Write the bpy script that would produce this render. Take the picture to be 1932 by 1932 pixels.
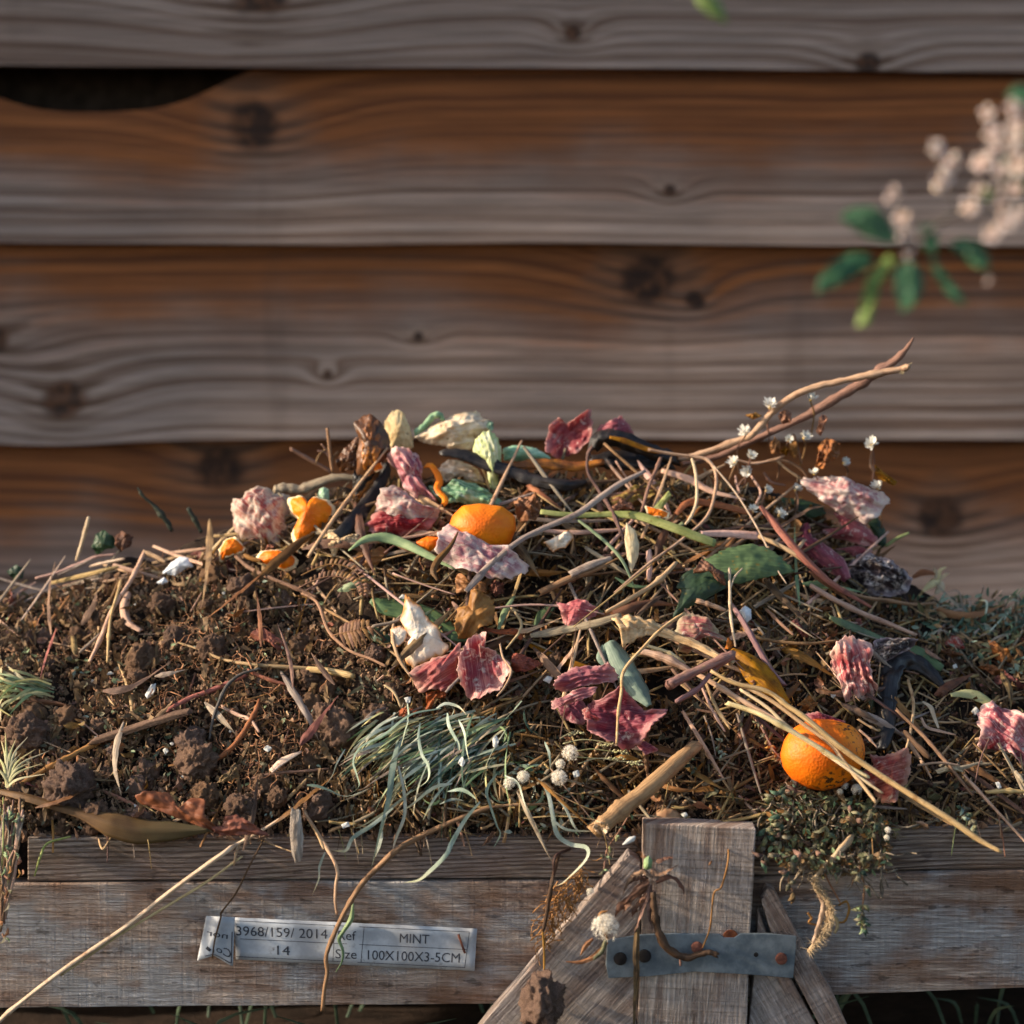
import bpy, bmesh, math, random
from mathutils import Vector, Matrix, noise, Euler
import numpy as np

random.seed(7)
R = random.random
def U(a, b): return a + (b - a) * random.random()

for o in list(bpy.data.objects): bpy.data.objects.remove(o)
scene = bpy.context.scene
COL = scene.collection

# ------------------------------------------------------------------ camera
PITCH = math.radians(7.0)
CAM = Vector((0.0, -2.0, 0.536))
TANH = 0.2195                      # half width of the view at distance 1
FY, FZ = math.cos(PITCH), -math.sin(PITCH)
cd = bpy.data.cameras.new('camera'); cam = bpy.data.objects.new('camera', cd); COL.objects.link(cam)
cam.location = CAM; cam.rotation_euler = (math.pi / 2 - PITCH, 0, 0)
cd.sensor_width = 36; cd.lens = 18 / TANH; cd.clip_start = 0.02; cd.clip_end = 400
cd.dof.use_dof = True; cd.dof.focus_distance = 2.10; cd.dof.aperture_fstop = 3.5
scene.camera = cam

# ------------------------------------------------------------------ sky, sun, exposure
SUN_V = Vector((-0.90, -0.045, 0.39)).normalized()     # towards the sun: low, from the left
w = bpy.data.worlds.new('World'); scene.world = w; w.use_nodes = True
nt = w.node_tree; bg = nt.nodes['Background']
sky = nt.nodes.new('ShaderNodeTexSky'); sky.sky_type = 'NISHITA'; sky.sun_disc = False
sky.sun_elevation = math.asin(SUN_V.z); sky.sun_rotation = math.atan2(SUN_V.x, SUN_V.y)
sky.air_density = 1.0; sky.dust_density = 2.0; sky.ozone_density = 0.8
nt.links.new(sky.outputs[0], bg.inputs[0]); bg.inputs[1].default_value = 0.15
sl = bpy.data.lights.new('sun', 'SUN'); sun = bpy.data.objects.new('sun', sl); COL.objects.link(sun)
sl.energy = 5.0; sl.angle = math.radians(1.2); sl.color = (1.0, 0.84, 0.65)
sun.rotation_euler = SUN_V.to_track_quat('Z', 'Y').to_euler(); sun.location = (-2, -1, 2)
vs = scene.view_settings; vs.view_transform = 'Standard'; vs.look = 'None'; vs.gamma = 1; vs.use_curve_mapping = False
vs.exposure = 0.70
scene.render.engine = 'CYCLES'
scene.cycles.use_denoising = True; scene.cycles.use_adaptive_sampling = True; scene.cycles.adaptive_threshold = 0.02
scene.cycles.max_bounces = 4; scene.cycles.diffuse_bounces = 2; scene.cycles.glossy_bounces = 2
scene.cycles.transmission_bounces = 3; scene.cycles.transparent_max_bounces = 4

# ------------------------------------------------------------------ photograph coordinates -> points in the place
def ray(px, py):
    u = (px - 966) / 966 * TANH; v = (966 - py) / 966 * TANH
    return Vector((u, FY + v * math.sin(PITCH), FZ + v * math.cos(PITCH)))
def at(px, py, Y):
    d = ray(px, py); return CAM + d * ((Y - CAM.y) / d.y)
def mpp(Y): return (Y + 2.0) * TANH / 966 / math.cos(PITCH)    # metres for one unit of the layout at depth Y

K = 1932 / 3984
class Z:                           # one enlarged view of the layout: text of points -> layout units
    def __init__(s, ox, oy, sc): s.ox, s.oy, s.sc = ox, oy, sc; s.k = K / sc
    def __call__(s, st):
        out = []
        for q in st.split():
            v = q.split(','); p = [(s.ox + float(v[0]) / s.sc) * K, (s.oy + float(v[1]) / s.sc) * K]
            out.append(tuple(p + [float(t) for t in v[2:]]))
        return out
ZA = Z(800, 1500, 1.61); ZB = Z(1900, 1500, 1.61); ZC = Z(2800, 1300, 1932 / 1184); ZD = Z(0, 1900, 1.61)
ZE = Z(1200, 2200, 1.61); ZF = Z(2200, 2200, 1.932); ZG = Z(2984, 2300, 1.932); ZH = Z(0, 2500, 1932 / 1300)
ZI = Z(1200, 2700, 1.61); ZJ = Z(0, 3100, 1.61); ZK = Z(700, 3450, 1.61); ZL = Z(1900, 3100, 1.38)
ZM = Z(2900, 3000, 1932 / 1084); ZO = Z(2984, 300, 1.756); ZW = Z(0, 0, K)

# the heap: one height field
YR = 0.30
_rp = [(-500, 1180), (-200, 1135), (0, 1110), (150, 1085), (300, 1040), (430, 985), (560, 945), (680, 915), (800, 893), (1000, 890),
       (1250, 890), (1400, 915), (1500, 945), (1600, 1010), (1700, 1095), (1800, 1135), (1932, 1142), (2200, 1160), (2500, 1180)]
_rx = []; _rz = []
for a, b in _rp:
    p = at(a, b, YR); _rx.append(p.x); _rz.append(p.z)
def Hs(x, y):
    x = np.asarray(x, float); y = np.asarray(y, float)
    Rz = np.interp(x, _rx, _rz)
    t = np.clip(y / YR, -0.2, 1.0)
    z0 = 0.002
    f = 0.78 * t + 0.44 * t * (1 - t) + 0.22 * t * t
    z = z0 + (Rz - z0) * f
    b = np.clip((y - YR) / 0.42, 0, 1)
    z = z - (Rz + 0.16) * b ** 1.4
    lump = 0.006 * np.sin(31 * x + 1.3) * np.sin(27 * y + 0.4) + 0.004 * np.sin(57 * x + 19 * y) + 0.003 * np.sin(83 * y - 41 * x)
    return z + lump * np.clip(y / 0.05, 0, 1)
_N = 64
_Yg = np.linspace(-0.012, 0.34, _N)
def on(px, py, lift=0.0, front=-0.006):
    """the first surface (heap, or the front of the bin) seen at a point of the layout, moved lift metres towards the camera"""
    d = ray(px, py)
    tt = (_Yg - CAM.y) / d.y
    xs = CAM.x + d.x * tt; zs = CAM.z + d.z * tt
    below = zs < np.where(_Yg < 0.012, -9, Hs(xs, _Yg))
    pf = CAM + d * ((front - CAM.y) / d.y)
    if pf.z < -0.004: P = pf
    else:
        idx = np.argmax(below)
        if not below[idx]: P = at(px, py, YR)
        else:
            if idx > 0:
                a = zs[idx - 1] - Hs(xs[idx - 1], _Yg[idx - 1]); b = zs[idx] - Hs(xs[idx], _Yg[idx])
                Y = _Yg[idx - 1] + (_Yg[idx] - _Yg[idx - 1]) * float(np.clip(a / (a - b + 1e-9), 0, 1))
            else: Y = _Yg[0]
            P = at(px, py, float(Y))
    if lift: P = P - d.normalized() * lift
    return P

def on_many(px, py, lift, front=-0.006):
    px = np.asarray(px, float); py = np.asarray(py, float); u = (px - 966) / 966 * TANH; v = (966 - py) / 966 * TANH
    d = np.stack([u, FY + v * math.sin(PITCH), FZ + v * math.cos(PITCH)], 1); t = (_Yg[None, :] - CAM.y) / d[:, 1:2]
    xs = d[:, 0:1] * t; zs = CAM.z + d[:, 2:3] * t; h = Hs(xs, np.broadcast_to(_Yg, xs.shape)); df = np.where(_Yg[None, :] < .012, 9, zs - h); below = df < 0
    idx = np.argmax(below, 1); has = below.any(1); i0 = np.maximum(idx - 1, 0); rw = np.arange(len(px)); a = df[rw, i0]; b = df[rw, idx]; f = np.clip(a / (a - b + 1e-9), 0, 1); f = np.where(a > 8, 1., f)
    Y = np.where(has, _Yg[i0] + (_Yg[idx] - _Yg[i0]) * f, YR); tf = (front - CAM.y) / d[:, 1]; zf = CAM.z + d[:, 2] * tf; Y = np.where(zf < -.004, front, Y)
    P = np.array(CAM)[None, :] + d * ((Y - CAM.y) / d[:, 1])[:, None]; return P - d / np.linalg.norm(d, axis=1, keepdims=True) * np.asarray(lift)[:, None]

# ------------------------------------------------------------------ node helper
def lin(c):
    if isinstance(c, str):
        c = [int(c[i:i + 2], 16) / 255 for i in (0, 2, 4)]
        c = [v / 12.92 if v <= 0.04045 else ((v + 0.055) / 1.055) ** 2.4 for v in c]
    return (c[0], c[1], c[2], 1.0)
class M:
    def __init__(s, name):
        s.m = bpy.data.materials.new(name); s.m.use_nodes = True; s.nt = s.m.node_tree
        s.b = s.nt.nodes['Principled BSDF']; s.out = s.nt.nodes['Material Output']
    def node(s, t, ins=(), **kw):
        n = s.nt.nodes.new('ShaderNode' + t)
        for k, v in kw.items(): setattr(n, k, v)
        for k, v in (ins.items() if isinstance(ins, dict) else enumerate(ins)):
            if v is None: continue
            s.put(n.inputs[k], v)
        return n
    def put(s, i, v):
        if isinstance(v, bpy.types.NodeSocket): s.nt.links.new(v, i)
        else:
            if isinstance(v, str): v = lin(v)
            i.default_value = v
    def ma(s, op, a, b=None, c=None): return s.node('Math', [a, b, c], operation=op).outputs[0]
    def add(s, a, b): return s.ma('ADD', a, b)
    def mul(s, a, b): return s.ma('MULTIPLY', a, b)
    def sub(s, a, b): return s.ma('SUBTRACT', a, b)
    def pos(s): return s.node('NewGeometry').outputs['Position']
    def obj(s): return s.node('TexCoord').outputs['Object']
    def rnd(s): return s.node('ObjectInfo').outputs['Random']
    def attr(s, n='p'): return s.node('Attribute', attribute_name=n).outputs['Vector']
    def sep(s, v): n = s.node('SeparateXYZ', [v]); return n.outputs[0], n.outputs[1], n.outputs[2]
    def comb(s, x=0., y=0., z=0.): return s.node('CombineXYZ', [x, y, z]).outputs[0]
    def scale(s, v, sc): return s.node('Mapping', {0: v, 3: sc if not isinstance(sc, (int, float)) else (sc, sc, sc)}).outputs[0]
    def shift(s, v, off):     # add a per-object offset so that copies differ
        return s.node('VectorMath', [v, s.comb(s.mul(s.rnd(), off), s.mul(s.rnd(), off * 1.7), 0.)], operation='ADD').outputs[0]
    def noise(s, v, sc=5., det=3., ro=0.55, dist=0.): return s.node('TexNoise', {'Vector': v, 'Scale': sc, 'Detail': det, 'Roughness': ro, 'Distortion': dist}).outputs['Fac']
    def voro(s, v, sc=5., f='F1'): return s.node('TexVoronoi', {'Vector': v, 'Scale': sc}, feature=f).outputs['Distance']
    def ramp(s, f, *st):
        n = s.node('ValToRGB', [f]); e = n.color_ramp.elements
        while len(e) < len(st): e.new(0.5)
        for i, (p, c) in enumerate(st): e[i].position = p; e[i].color = lin(c)
        return n.outputs[0]
    def step(s, f, a, b, lo=0., hi=1.):
        return s.node('MapRange', [f, a, b, lo, hi], clamp=True, interpolation_type='SMOOTHSTEP').outputs[0]
    def mix(s, f, a, b, mode='MIX'):
        n = s.node('Mix', data_type='RGBA', blend_type=mode)
        s.put(n.inputs[0], f); s.put(n.inputs[6], a); s.put(n.inputs[7], b); return n.outputs[2]
    def hsv(s, c, h=0.5, sa=1., v=1.): return s.node('HueSaturation', {'Hue': h, 'Saturation': sa, 'Value': v, 'Color': c}).outputs[0]
    def vary(s, c, amt=0.35, hue=0.03):   # each object a little different
        r = s.rnd(); r2 = s.ma('FRACT', s.mul(r, 17.3))
        return s.hsv(c, s.add(0.5 - hue / 2, s.mul(r2, hue)), s.add(0.85, s.mul(r2, 0.25)), s.add(1 - amt / 2, s.mul(r, amt)))
    def done(s, col, rough=0.8, bump=None, bs=0.4, bd=0.002, transl=0., spec=0.3, metal=0.):
        s.put(s.b.inputs['Base Color'], col); s.put(s.b.inputs['Roughness'], rough)
        s.put(s.b.inputs['Specular IOR Level'], spec); s.put(s.b.inputs['Metallic'], metal)
        nrm = None
        if bump is not None:
            nrm = s.node('Bump', {'Height': bump, 'Strength': bs, 'Distance': bd}).outputs[0]; s.put(s.b.inputs['Normal'], nrm)
        if transl:
            t = s.node('BsdfTranslucent', {0: col}); mx = s.node('MixShader', [transl, s.b.outputs[0], t.outputs[0]])
            s.nt.links.new(mx.outputs[0], s.out.inputs[0])
        return s.m

# ------------------------------------------------------------------ materials
MAT = {}
def soil_mat(name, a, b, c):
    g = M(name); o = g.obj(); n1 = g.noise(o, 26, 6, .65); n2 = g.noise(o, 240, 4, .7); n3 = g.noise(o, 9, 2)
    col = g.mix(g.step(n1, .35, .68), a, b); col = g.mix(g.step(n2, .58, .75, 0, .6), col, c); col = g.hsv(col, .5, 1, g.add(.75, g.mul(n3, .5)))
    col = g.vary(col, .35, .01)
    h = g.add(g.mul(n1, .6), g.mul(n2, .5)); return g.done(col, .95, h, .9, .004, spec=.12)
MAT['soil'] = soil_mat('soil', '261d17', '463629', '6b5747')
MAT['clod'] = soil_mat('clod', '684e3f', '977962', 'c0a288')
MAT['ground'] = soil_mat('ground_soil', '241b14', '3a2c21', '4d3d2e')

def leaf_mat(name, base, dark, tip=None, spots=None, veins=14., transl=.18, rough=.55, amt=.3, hue=.03, bs=.35, edge=None, vein_c=None):
    g = M(name); p = g.attr(); x, y, z = g.sep(p); o = g.shift(g.obj(), 7)
    n = g.noise(o, 60, 4, .6); st = g.noise(g.comb(g.mul(x, 2.5), g.mul(y, veins), g.mul(g.rnd(), 9)), 1., 2.)
    col = g.mix(g.step(g.add(g.mul(n, .6), g.mul(st, .4)), .38, .62), dark, base)
    if vein_c: col = g.mix(g.step(st, .56, .66, 0, .7), col, vein_c)
    if tip: col = g.mix(g.step(g.add(x, g.mul(n, .5)), .75, 1.25), col, tip)
    if edge: col = g.mix(g.step(g.add(z, g.mul(g.sub(n, .5), .5)), .72, .95), col, edge)
    if spots: col = g.mix(g.step(g.noise(o, 150, 3, .6), .62, .7, 0, .85), col, spots)
    col = g.vary(col, amt, hue)
    h = g.add(g.mul(st, .6), g.mul(n, .5)); return g.done(col, rough, h, bs, .0015, transl=transl)
MAT['grass'] = leaf_mat('grass_greygreen', 'b9bfae', '87937f', tip='c4bb98', veins=9, amt=.6, hue=.06, rough=.7)
MAT['grass_pale'] = leaf_mat('grass_pale', 'c5bd8e', '8f8d61', tip='d2c08e', veins=9, amt=.4)
MAT['grass_dark'] = leaf_mat('grass_dark', '51664f', '35493a', veins=9, amt=.5, hue=.05)
MAT['green'] = leaf_mat('leaf_green', '687a52', '48593c', spots='7f6a35', veins=22, rough=.4)
MAT['green_dark'] = leaf_mat('leaf_dark_green', '3c4f35', '28392a', spots='55552d', veins=22, rough=.4)
MAT['green_grey'] = leaf_mat('leaf_grey_green', '8b9a86', '66776a', veins=12)
MAT['sage'] = leaf_mat('leaf_sage', '98a878', '6f8560', veins=12)
MAT['yellowgreen'] = leaf_mat('stem_yellow_green', 'b7b576', '8c8f51', spots='74602f', veins=26)
MAT['mottled'] = leaf_mat('leaf_mottled', 'a08a3c', '6f3d20', spots='7a8a3d', veins=6)
MAT['brown'] = leaf_mat('leaf_brown', '7a5233', '543722', veins=18, amt=.4)
MAT['olivebrown'] = leaf_mat('leaf_olive_brown', '7d5a34', '5d4226', tip='54482a', veins=34, amt=.2)
MAT['oak'] = leaf_mat('leaf_red_brown', '8b5034', '6f3c27', veins=4, amt=.2, transl=.1)
MAT['tan'] = leaf_mat('leaf_tan', 'b07c4c', '8a5b36', veins=9, amt=.3, transl=.25)
MAT['rust'] = leaf_mat('leaf_rust', 'a8541f', '6e3113', spots='4a2412', veins=9, transl=.25)
MAT['gold'] = leaf_mat('leaf_gold', 'b9772b', '7d471b', spots='52300f', veins=26, transl=.3)
MAT['cream'] = leaf_mat('leaf_cream', 'dcc9a0', 'c4ab80', veins=6, transl=.2)
MAT['fern'] = leaf_mat('fern_brown', '9a6f48', '6f4a2e', veins=6, transl=.2)
MAT['flake'] = leaf_mat('litter_flake', '8c6d50', '4a372a', veins=5, amt=1.1, hue=.05, transl=.12, rough=.75)
MAT['flake_red'] = leaf_mat('litter_flake_red', '965f3c', '5b3421', veins=5, amt=.8, hue=.06, transl=.15, rough=.7)
MAT['weed'] = leaf_mat('weed_leaf', '817b5c', '484830', spots='947f58', veins=5, amt=.8, hue=.05)
MAT['blossom_leaf'] = leaf_mat('blossom_leaf', '45704a', '2a4f35', spots='5c6f35', veins=10, amt=.3, rough=.4)
MAT['blossom_leaf_y'] = leaf_mat('blossom_leaf_yellow', '7f9440', '4d7334', spots='8a7a35', veins=10, amt=.2)
MAT['blossom'] = leaf_mat('blossom_petal', 'eee2d8', 'd6b5a2', tip='e8cfc0', veins=4, amt=.15, transl=.3)
MAT['blossom_mid'] = leaf_mat('blossom_middle', 'c07a4a', '8f4f2b', veins=4, amt=.3)
MAT['petal'] = leaf_mat('white_petal', 'dedbd2', 'c6c2b8', veins=3, amt=.1, transl=.2)
MAT['white_shell'] = leaf_mat('eggshell', 'eef0f0', 'd9dcdc', veins=3, amt=.08, transl=.1)
MAT['cabbage'] = leaf_mat('cabbage_leaf', 'a9c79a', '5f8a66', veins=14, vein_c='dbe6c8', amt=.15, transl=.2)
MAT['leek'] = leaf_mat('leek_leaf', 'bcd8b0', '84b08c', veins=12, vein_c='e4eed4', amt=.1)
MAT['lime'] = leaf_mat('lime_stalk', 'dfe0ac', 'aebf76', veins=7, vein_c='f1efcf', spots='a8bf62', amt=.05, transl=.2)
MAT['paleveg'] = leaf_mat('pale_vegetable', 'ead8c0', 'c9a888', veins=6, spots='a98363', amt=.1, transl=.2, bs=.6)
MAT['ginger'] = leaf_mat('pale_root_slice', 'dcc29c', 'ba9870', veins=5, spots='8b6a4a', amt=.1, transl=.1, bs=.7)

def straw_mat(name, a, b, c, amt=.5):
    g = M(name); x, y, z = g.sep(g.attr()); o = g.shift(g.obj(), 5)
    st = g.noise(g.comb(g.mul(x, 5), g.mul(y, 5.0), g.mul(g.rnd(), 20)), 1., 3., .6); n = g.noise(o, 70, 4, .65)
    col = g.mix(g.step(st, .35, .65), a, b); col = g.mix(g.step(n, .52, .72, 0, .8), col, c); col = g.vary(col, amt, .04)
    return g.done(col, .6, st, .8, .0012, spec=.25)
MAT['straw'] = straw_mat('straw', 'a9845c', 'cba983', '875c3a')
MAT['straw_light'] = straw_mat('straw_light', 'c4a681', 'dcc3a0', 'a07b54', .25)
MAT['straw_grey'] = straw_mat('straw_grey', '877566', 'a8957f', '6b574a')
MAT['straw_pink'] = straw_mat('straw_pink', 'b58c72', 'd3ab8e', '8d664e', .3)
MAT['stem_brown'] = straw_mat('stem_brown', '7d5b43', '9d7659', '5d4333')
MAT['stem_dark'] = straw_mat('stem_dark', '4d3628', '66493a', '3a281f')
MAT['stem_black'] = straw_mat('stem_black', '2b2f26', '3c4034', '20221c', .2)
MAT['stem_purple'] = straw_mat('stem_purple', '7d5750', '97726a', '93755a', .1)
MAT['bark_red'] = straw_mat('bark_red', '8a4d2f', 'a9683f', '5f3622', .2)
MAT['root'] = straw_mat('root_thread', '8f6038', 'b07c4c', '6d472b', .5)
MAT['root_pale'] = straw_mat('root_pale', 'a98c6d', 'c4a98a', '866b50', .2)
MAT['cutstem'] = straw_mat('cut_stem', '8d6a4c', 'ab8560', '6c4c36', .1)

def onion_mat(name, deep, mid, pale, mould=.5, black=.5, vein=17.):
    g = M(name); x, y, z = g.sep(g.attr()); o = g.shift(g.obj(), 9)
    n = g.noise(o, 34, 4, .6); n2 = g.noise(o, 95, 6, .72, .8); st = g.noise(g.comb(g.mul(x, 1.1), g.mul(y, vein), g.mul(g.rnd(), 30)), 1., 3., .65, .5)
    col = g.mix(g.step(g.add(g.mul(n, .65), g.mul(st, .35)), .4, .62), deep, mid)
    col = g.mix(g.step(st, .52, .66, 0, .32), col, pale); col = g.mix(g.step(st, .46, .34, 0, .25), col, deep)
    col = g.mix(g.step(g.add(g.mul(n2, .9), g.mul(st, .1)), .62 - .24 * mould, .72 - .16 * mould, 0, .9), col, 'efdfd0')
    col = g.mix(g.step(g.add(z, g.mul(g.sub(n, .5), .8)), .68, 1.1, 0, .9), col, pale)  # paler towards the rim: edge highlight mixed into the colour
    sp = g.mul(g.step(g.noise(o, 330, 4, .7), .60, .68), g.step(g.noise(o, 28, 2), .5 - .2 * black, .72 - .2 * black))
    col = g.mix(g.mul(sp, black), col, '2a211f')
    col = g.vary(col, .4, .03); h = g.add(g.mul(st, .4), g.mul(n2, .6))
    return g.done(col, .5, h, .7, .0022, transl=.42, spec=.3)
MAT['onion_pink'] = onion_mat('onion_pink', 'a2424e', 'd08784', 'efcdbd', .5, .4)
MAT['onion_white'] = onion_mat('onion_white', 'b5626a', 'd9a79f', 'f2e0d2', .78, .6)
MAT['onion_deep'] = onion_mat('onion_deep', '82283a', 'ae5260', 'd89c98', .25, .5)
MAT['onion_red'] = onion_mat('onion_red', '9c3238', 'c0605c', 'dfa296', .38, .15)
MAT['onion_veined'] = onion_mat('onion_veined', 'a5474f', 'cf7d76', 'e8b6a6', .25, .45, 20)
MAT['onion_green'] = onion_mat('onion_greenish', 'b5565a', 'c9b78e', 'd5c9a2', .4, .5)
MAT['mould'] = onion_mat('mouldy', '2e2727', '4a3a3a', 'b9a5aa', .62, 1.0, 8)

def orange_mat(name, specks, pith=False):
    g = M(name); o = g.obj(); x, y, z = g.sep(g.attr()); n = g.noise(o, 22, 3); pore = g.voro(o, 420)
    col = g.mix(g.step(n, .35, .68), 'dd6400', 'f28c0c')
    if pith: col = g.mix(g.step(g.add(z, g.mul(g.sub(g.noise(o, 90, 2), .5), .25)), .8, .88), col, 'ecd3a5')
    if specks:
        m = g.mul(g.step(g.noise(o, 210, 4, .65), .53, .58), g.step(g.noise(o, 20, 2), .44, .56)); col = g.mix(m, col, '33200f')
        col = g.mix(g.step(g.noise(g.shift(o, 3), 30, 3), .58, .72, 0, .6), col, '8f4a10')
    col = g.mix(g.step(g.noise(o, 55, 4, .7), .56, .72, 0, .45), col, '9c5714')
    return g.done(col, .55, g.add(g.mul(pore, .8), g.mul(n, 1.)), .3, .0014, spec=.3)
MAT['orange'] = orange_mat('orange_skin', False); MAT['orange_specked'] = orange_mat('orange_skin_specked', True)
MAT['orange_peel'] = orange_mat('orange_peel', False, True)
g = M('pith'); o = g.obj(); x, y, z = g.sep(g.attr()); n = g.noise(o, 60, 5, .65)
MAT['pith'] = g.done(g.mix(g.step(g.add(z, g.mul(g.sub(n, .5), .7)), .72, 1.05), g.mix(g.step(n, .4, .62), 'e6cdb0', 'f3e6d3'), 'c98443'), .75, n, .8, .003, transl=.1)

def banana_mat(name, a, b, c, spec=.4):
    g = M(name); o = g.shift(g.obj(), 4); x, y, z = g.sep(g.attr()); n = g.noise(o, 40, 4, .6); st = g.noise(g.comb(g.mul(x, 3.), g.mul(y, 5.), 1.), 1., 3.)
    col = g.mix(g.step(n, .4, .62), a, b); col = g.mix(g.step(st, .52, .68, 0, .8), col, c)
    return g.done(col, .45, g.add(n, st), .5, .002, spec=spec)
MAT['banana_black'] = banana_mat('banana_black', '15110f', '241d1a', '3d342e')
MAT['banana_brown'] = banana_mat('banana_brown', '4d2f17', '6a3f1d', '2b1c12')
MAT['banana_ochre'] = banana_mat('banana_ochre', 'a8661d', '7d4618', '4a2b14')

def lapboard_mat(name, knots, orange=1.0):
    g = M(name); P = g.pos(); x, y, z = g.sep(P); _, v, _ = g.sep(g.attr()); ph = g.mul(z, 95.); core = None; ring = None
    ph = g.add(ph, g.mul(g.noise(g.comb(g.mul(x, 1.6), 0., g.mul(z, 2.5)), 1., 2.), 2.2))
    wob = g.add(.5, g.mul(g.noise(P, 13, 3), 1.0))
    for kx, kz, r, amp in knots:
        dx = g.mul(g.sub(x, kx), .62); dz = g.sub(z, kz); d2 = g.add(g.mul(dx, dx), g.mul(dz, dz))
        gs = g.ma('POWER', 2.718, g.mul(d2, -1 / (2.0 * (r * 1.5) ** 2))); ph = g.add(ph, g.mul(gs, amp * .42))
        dx2 = g.mul(g.sub(x, kx), .9); d = g.mul(g.ma('SQRT', g.add(g.mul(dx2, dx2), g.mul(dz, dz))), wob)
        k = g.step(g.ma('DIVIDE', d, r), .55, 1.1, 1, 0); rr = g.step(g.ma('DIVIDE', d, r), 1.1, 2.3, 1, 0)
        core = k if core is None else g.ma('MAXIMUM', core, k); ring = rr if ring is None else g.ma('MAXIMUM', ring, rr)
    band = g.noise(g.comb(g.mul(x, .3), ph, 0.), .9, 4., .62); fine = g.step(g.noise(g.comb(g.mul(x, 6.), 0., g.mul(z, 210.)), 1., 4., .65), .34, .66); low = g.noise(P, 4.5, 3)
    wth = g.step(g.add(g.add(g.mul(v, orange), g.mul(g.sub(low, .5), .7)), g.mul(g.sub(band, .5), .8)), .3, .8)   # 0 weathered grey .. 1 kept orange
    grey = g.mix(g.step(band, .36, .62), '634d40', '97867c'); warm = g.mix(g.step(band, .36, .64), '5f361c', '8c552d')
    col = g.mix(wth, grey, warm); col = g.hsv(col, .5, 1., g.add(.78, g.mul(fine, .4)))
    if core is not None:
        col = g.mix(g.mul(ring, .12), col, 'a08a78'); rgs = g.step(g.ma('SINE', g.mul(ph, 3.2)), -.2, .7, 0, .75); col = g.mix(g.mul(ring, rgs), col, '4a3426'); col = g.mix(g.mul(core, .92), col, g.mix(g.step(g.noise(P, 60, 3), .4, .6), '24160e', '51331f'))
    col = g.mix(g.step(g.noise(g.comb(g.mul(x, 9.), 0., g.mul(z, 1.5)), 1., 3.), .62, .8, 0, .35), col, '3f2f25')
    return g.done(col, .75, fine, .3, .002, spec=.25)

def plank_mat(name, ang, a, b, c, saw=.5, warm=.3, stain=.6, ringy=0.):
    """old sawn pallet wood; ang = direction of the grain in the x-z plane"""
    g = M(name); P = g.pos(); x, y, z = g.sep(P); ca, sa = math.cos(ang), math.sin(ang)
    u = g.add(g.mul(x, ca), g.mul(z, sa)); v = g.add(g.add(g.mul(x, -sa), g.mul(z, ca)), g.mul(y, .7))
    fib = g.step(g.noise(g.comb(g.mul(u, 26.), g.mul(v, 430.), 0.), 1., 4., .65), .33, .67); med = g.noise(g.comb(g.mul(u, 7.), g.mul(v, 70.), 4.), 1., 4., .6); low = g.noise(g.comb(g.mul(u, 9.), g.mul(v, 16.), 8.), 1., 4., .6)
    sw = g.step(g.noise(g.comb(g.mul(u, 260.), g.mul(v, 9.), 2.), 1., 2., .5), .35, .65)
    col = g.mix(g.step(med, .4, .6), a, b); col = g.mix(g.step(low, .46, .58), col, c)
    if ringy:
        bend = g.noise(g.comb(g.mul(u, 3.5), g.mul(v, 9.), 1.), 1., 2.)
        rg = g.ma('SINE', g.add(g.mul(v, 1500.), g.mul(bend, 40.))); col = g.mix(g.step(rg, -.2, .9, 0, ringy), col, '463228')
    else: rg = fib
    col = g.hsv(col, .5, 1., g.add(.62, g.add(g.mul(fib, .5), g.mul(sw, saw * .28))))
    n4 = g.noise(P, 12, 3); col = g.mix(g.mul(g.step(n4, .5, .68), warm), col, '8a5f3f')
    dk = g.mul(g.step(g.noise(g.comb(g.mul(u, 40.), g.mul(v, 110.), 6.), 1., 3., .6), .6, .66), stain); col = g.mix(dk, col, '241c19')
    col = g.mix(g.step(g.noise(g.comb(g.mul(u, 6.), g.mul(v, 34.), 12.), 1., 2.), .68, .75, 0, stain * .6), col, '4a4a30')
    h = g.add(fib, g.mul(sw, saw))
    return g.done(col, .85, h, .9, .0022, spec=.2)
MAT['rail'] = plank_mat('rail_wood', .02, '927c6b', 'b9a696', 'a8958a', .1, .25, .4, ringy=.6)
MAT['plank'] = plank_mat('front_plank_wood', -.01, '937868', 'c3ae9e', 'b3aeab', .35, .55, .5)
MAT['post'] = plank_mat('post_wood', math.pi / 2 - .05, '9a8375', 'c8b7a9', 'b3a59c', .5, .3, .3)
MAT['brace_l'] = plank_mat('brace_wood_left', math.radians(48), '957f73', 'c4b1a3', 'b0a29a', .45, .3, .3)
MAT['brace_r'] = plank_mat('brace_wood_right', math.radians(-60), '957f73', 'c4b1a3', 'b0a29a', .45, .3, .3)
MAT['oldwood'] = plank_mat('old_wood_piece', math.radians(18), '6a4f40', '8c6f5c', '7b614f', .1, .2, .4)
MAT['sliver'] = plank_mat('pale_wood_sliver', math.pi / 2, 'a99a8c', 'c9bcae', '8d7e72', .1, .1, .6)

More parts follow.
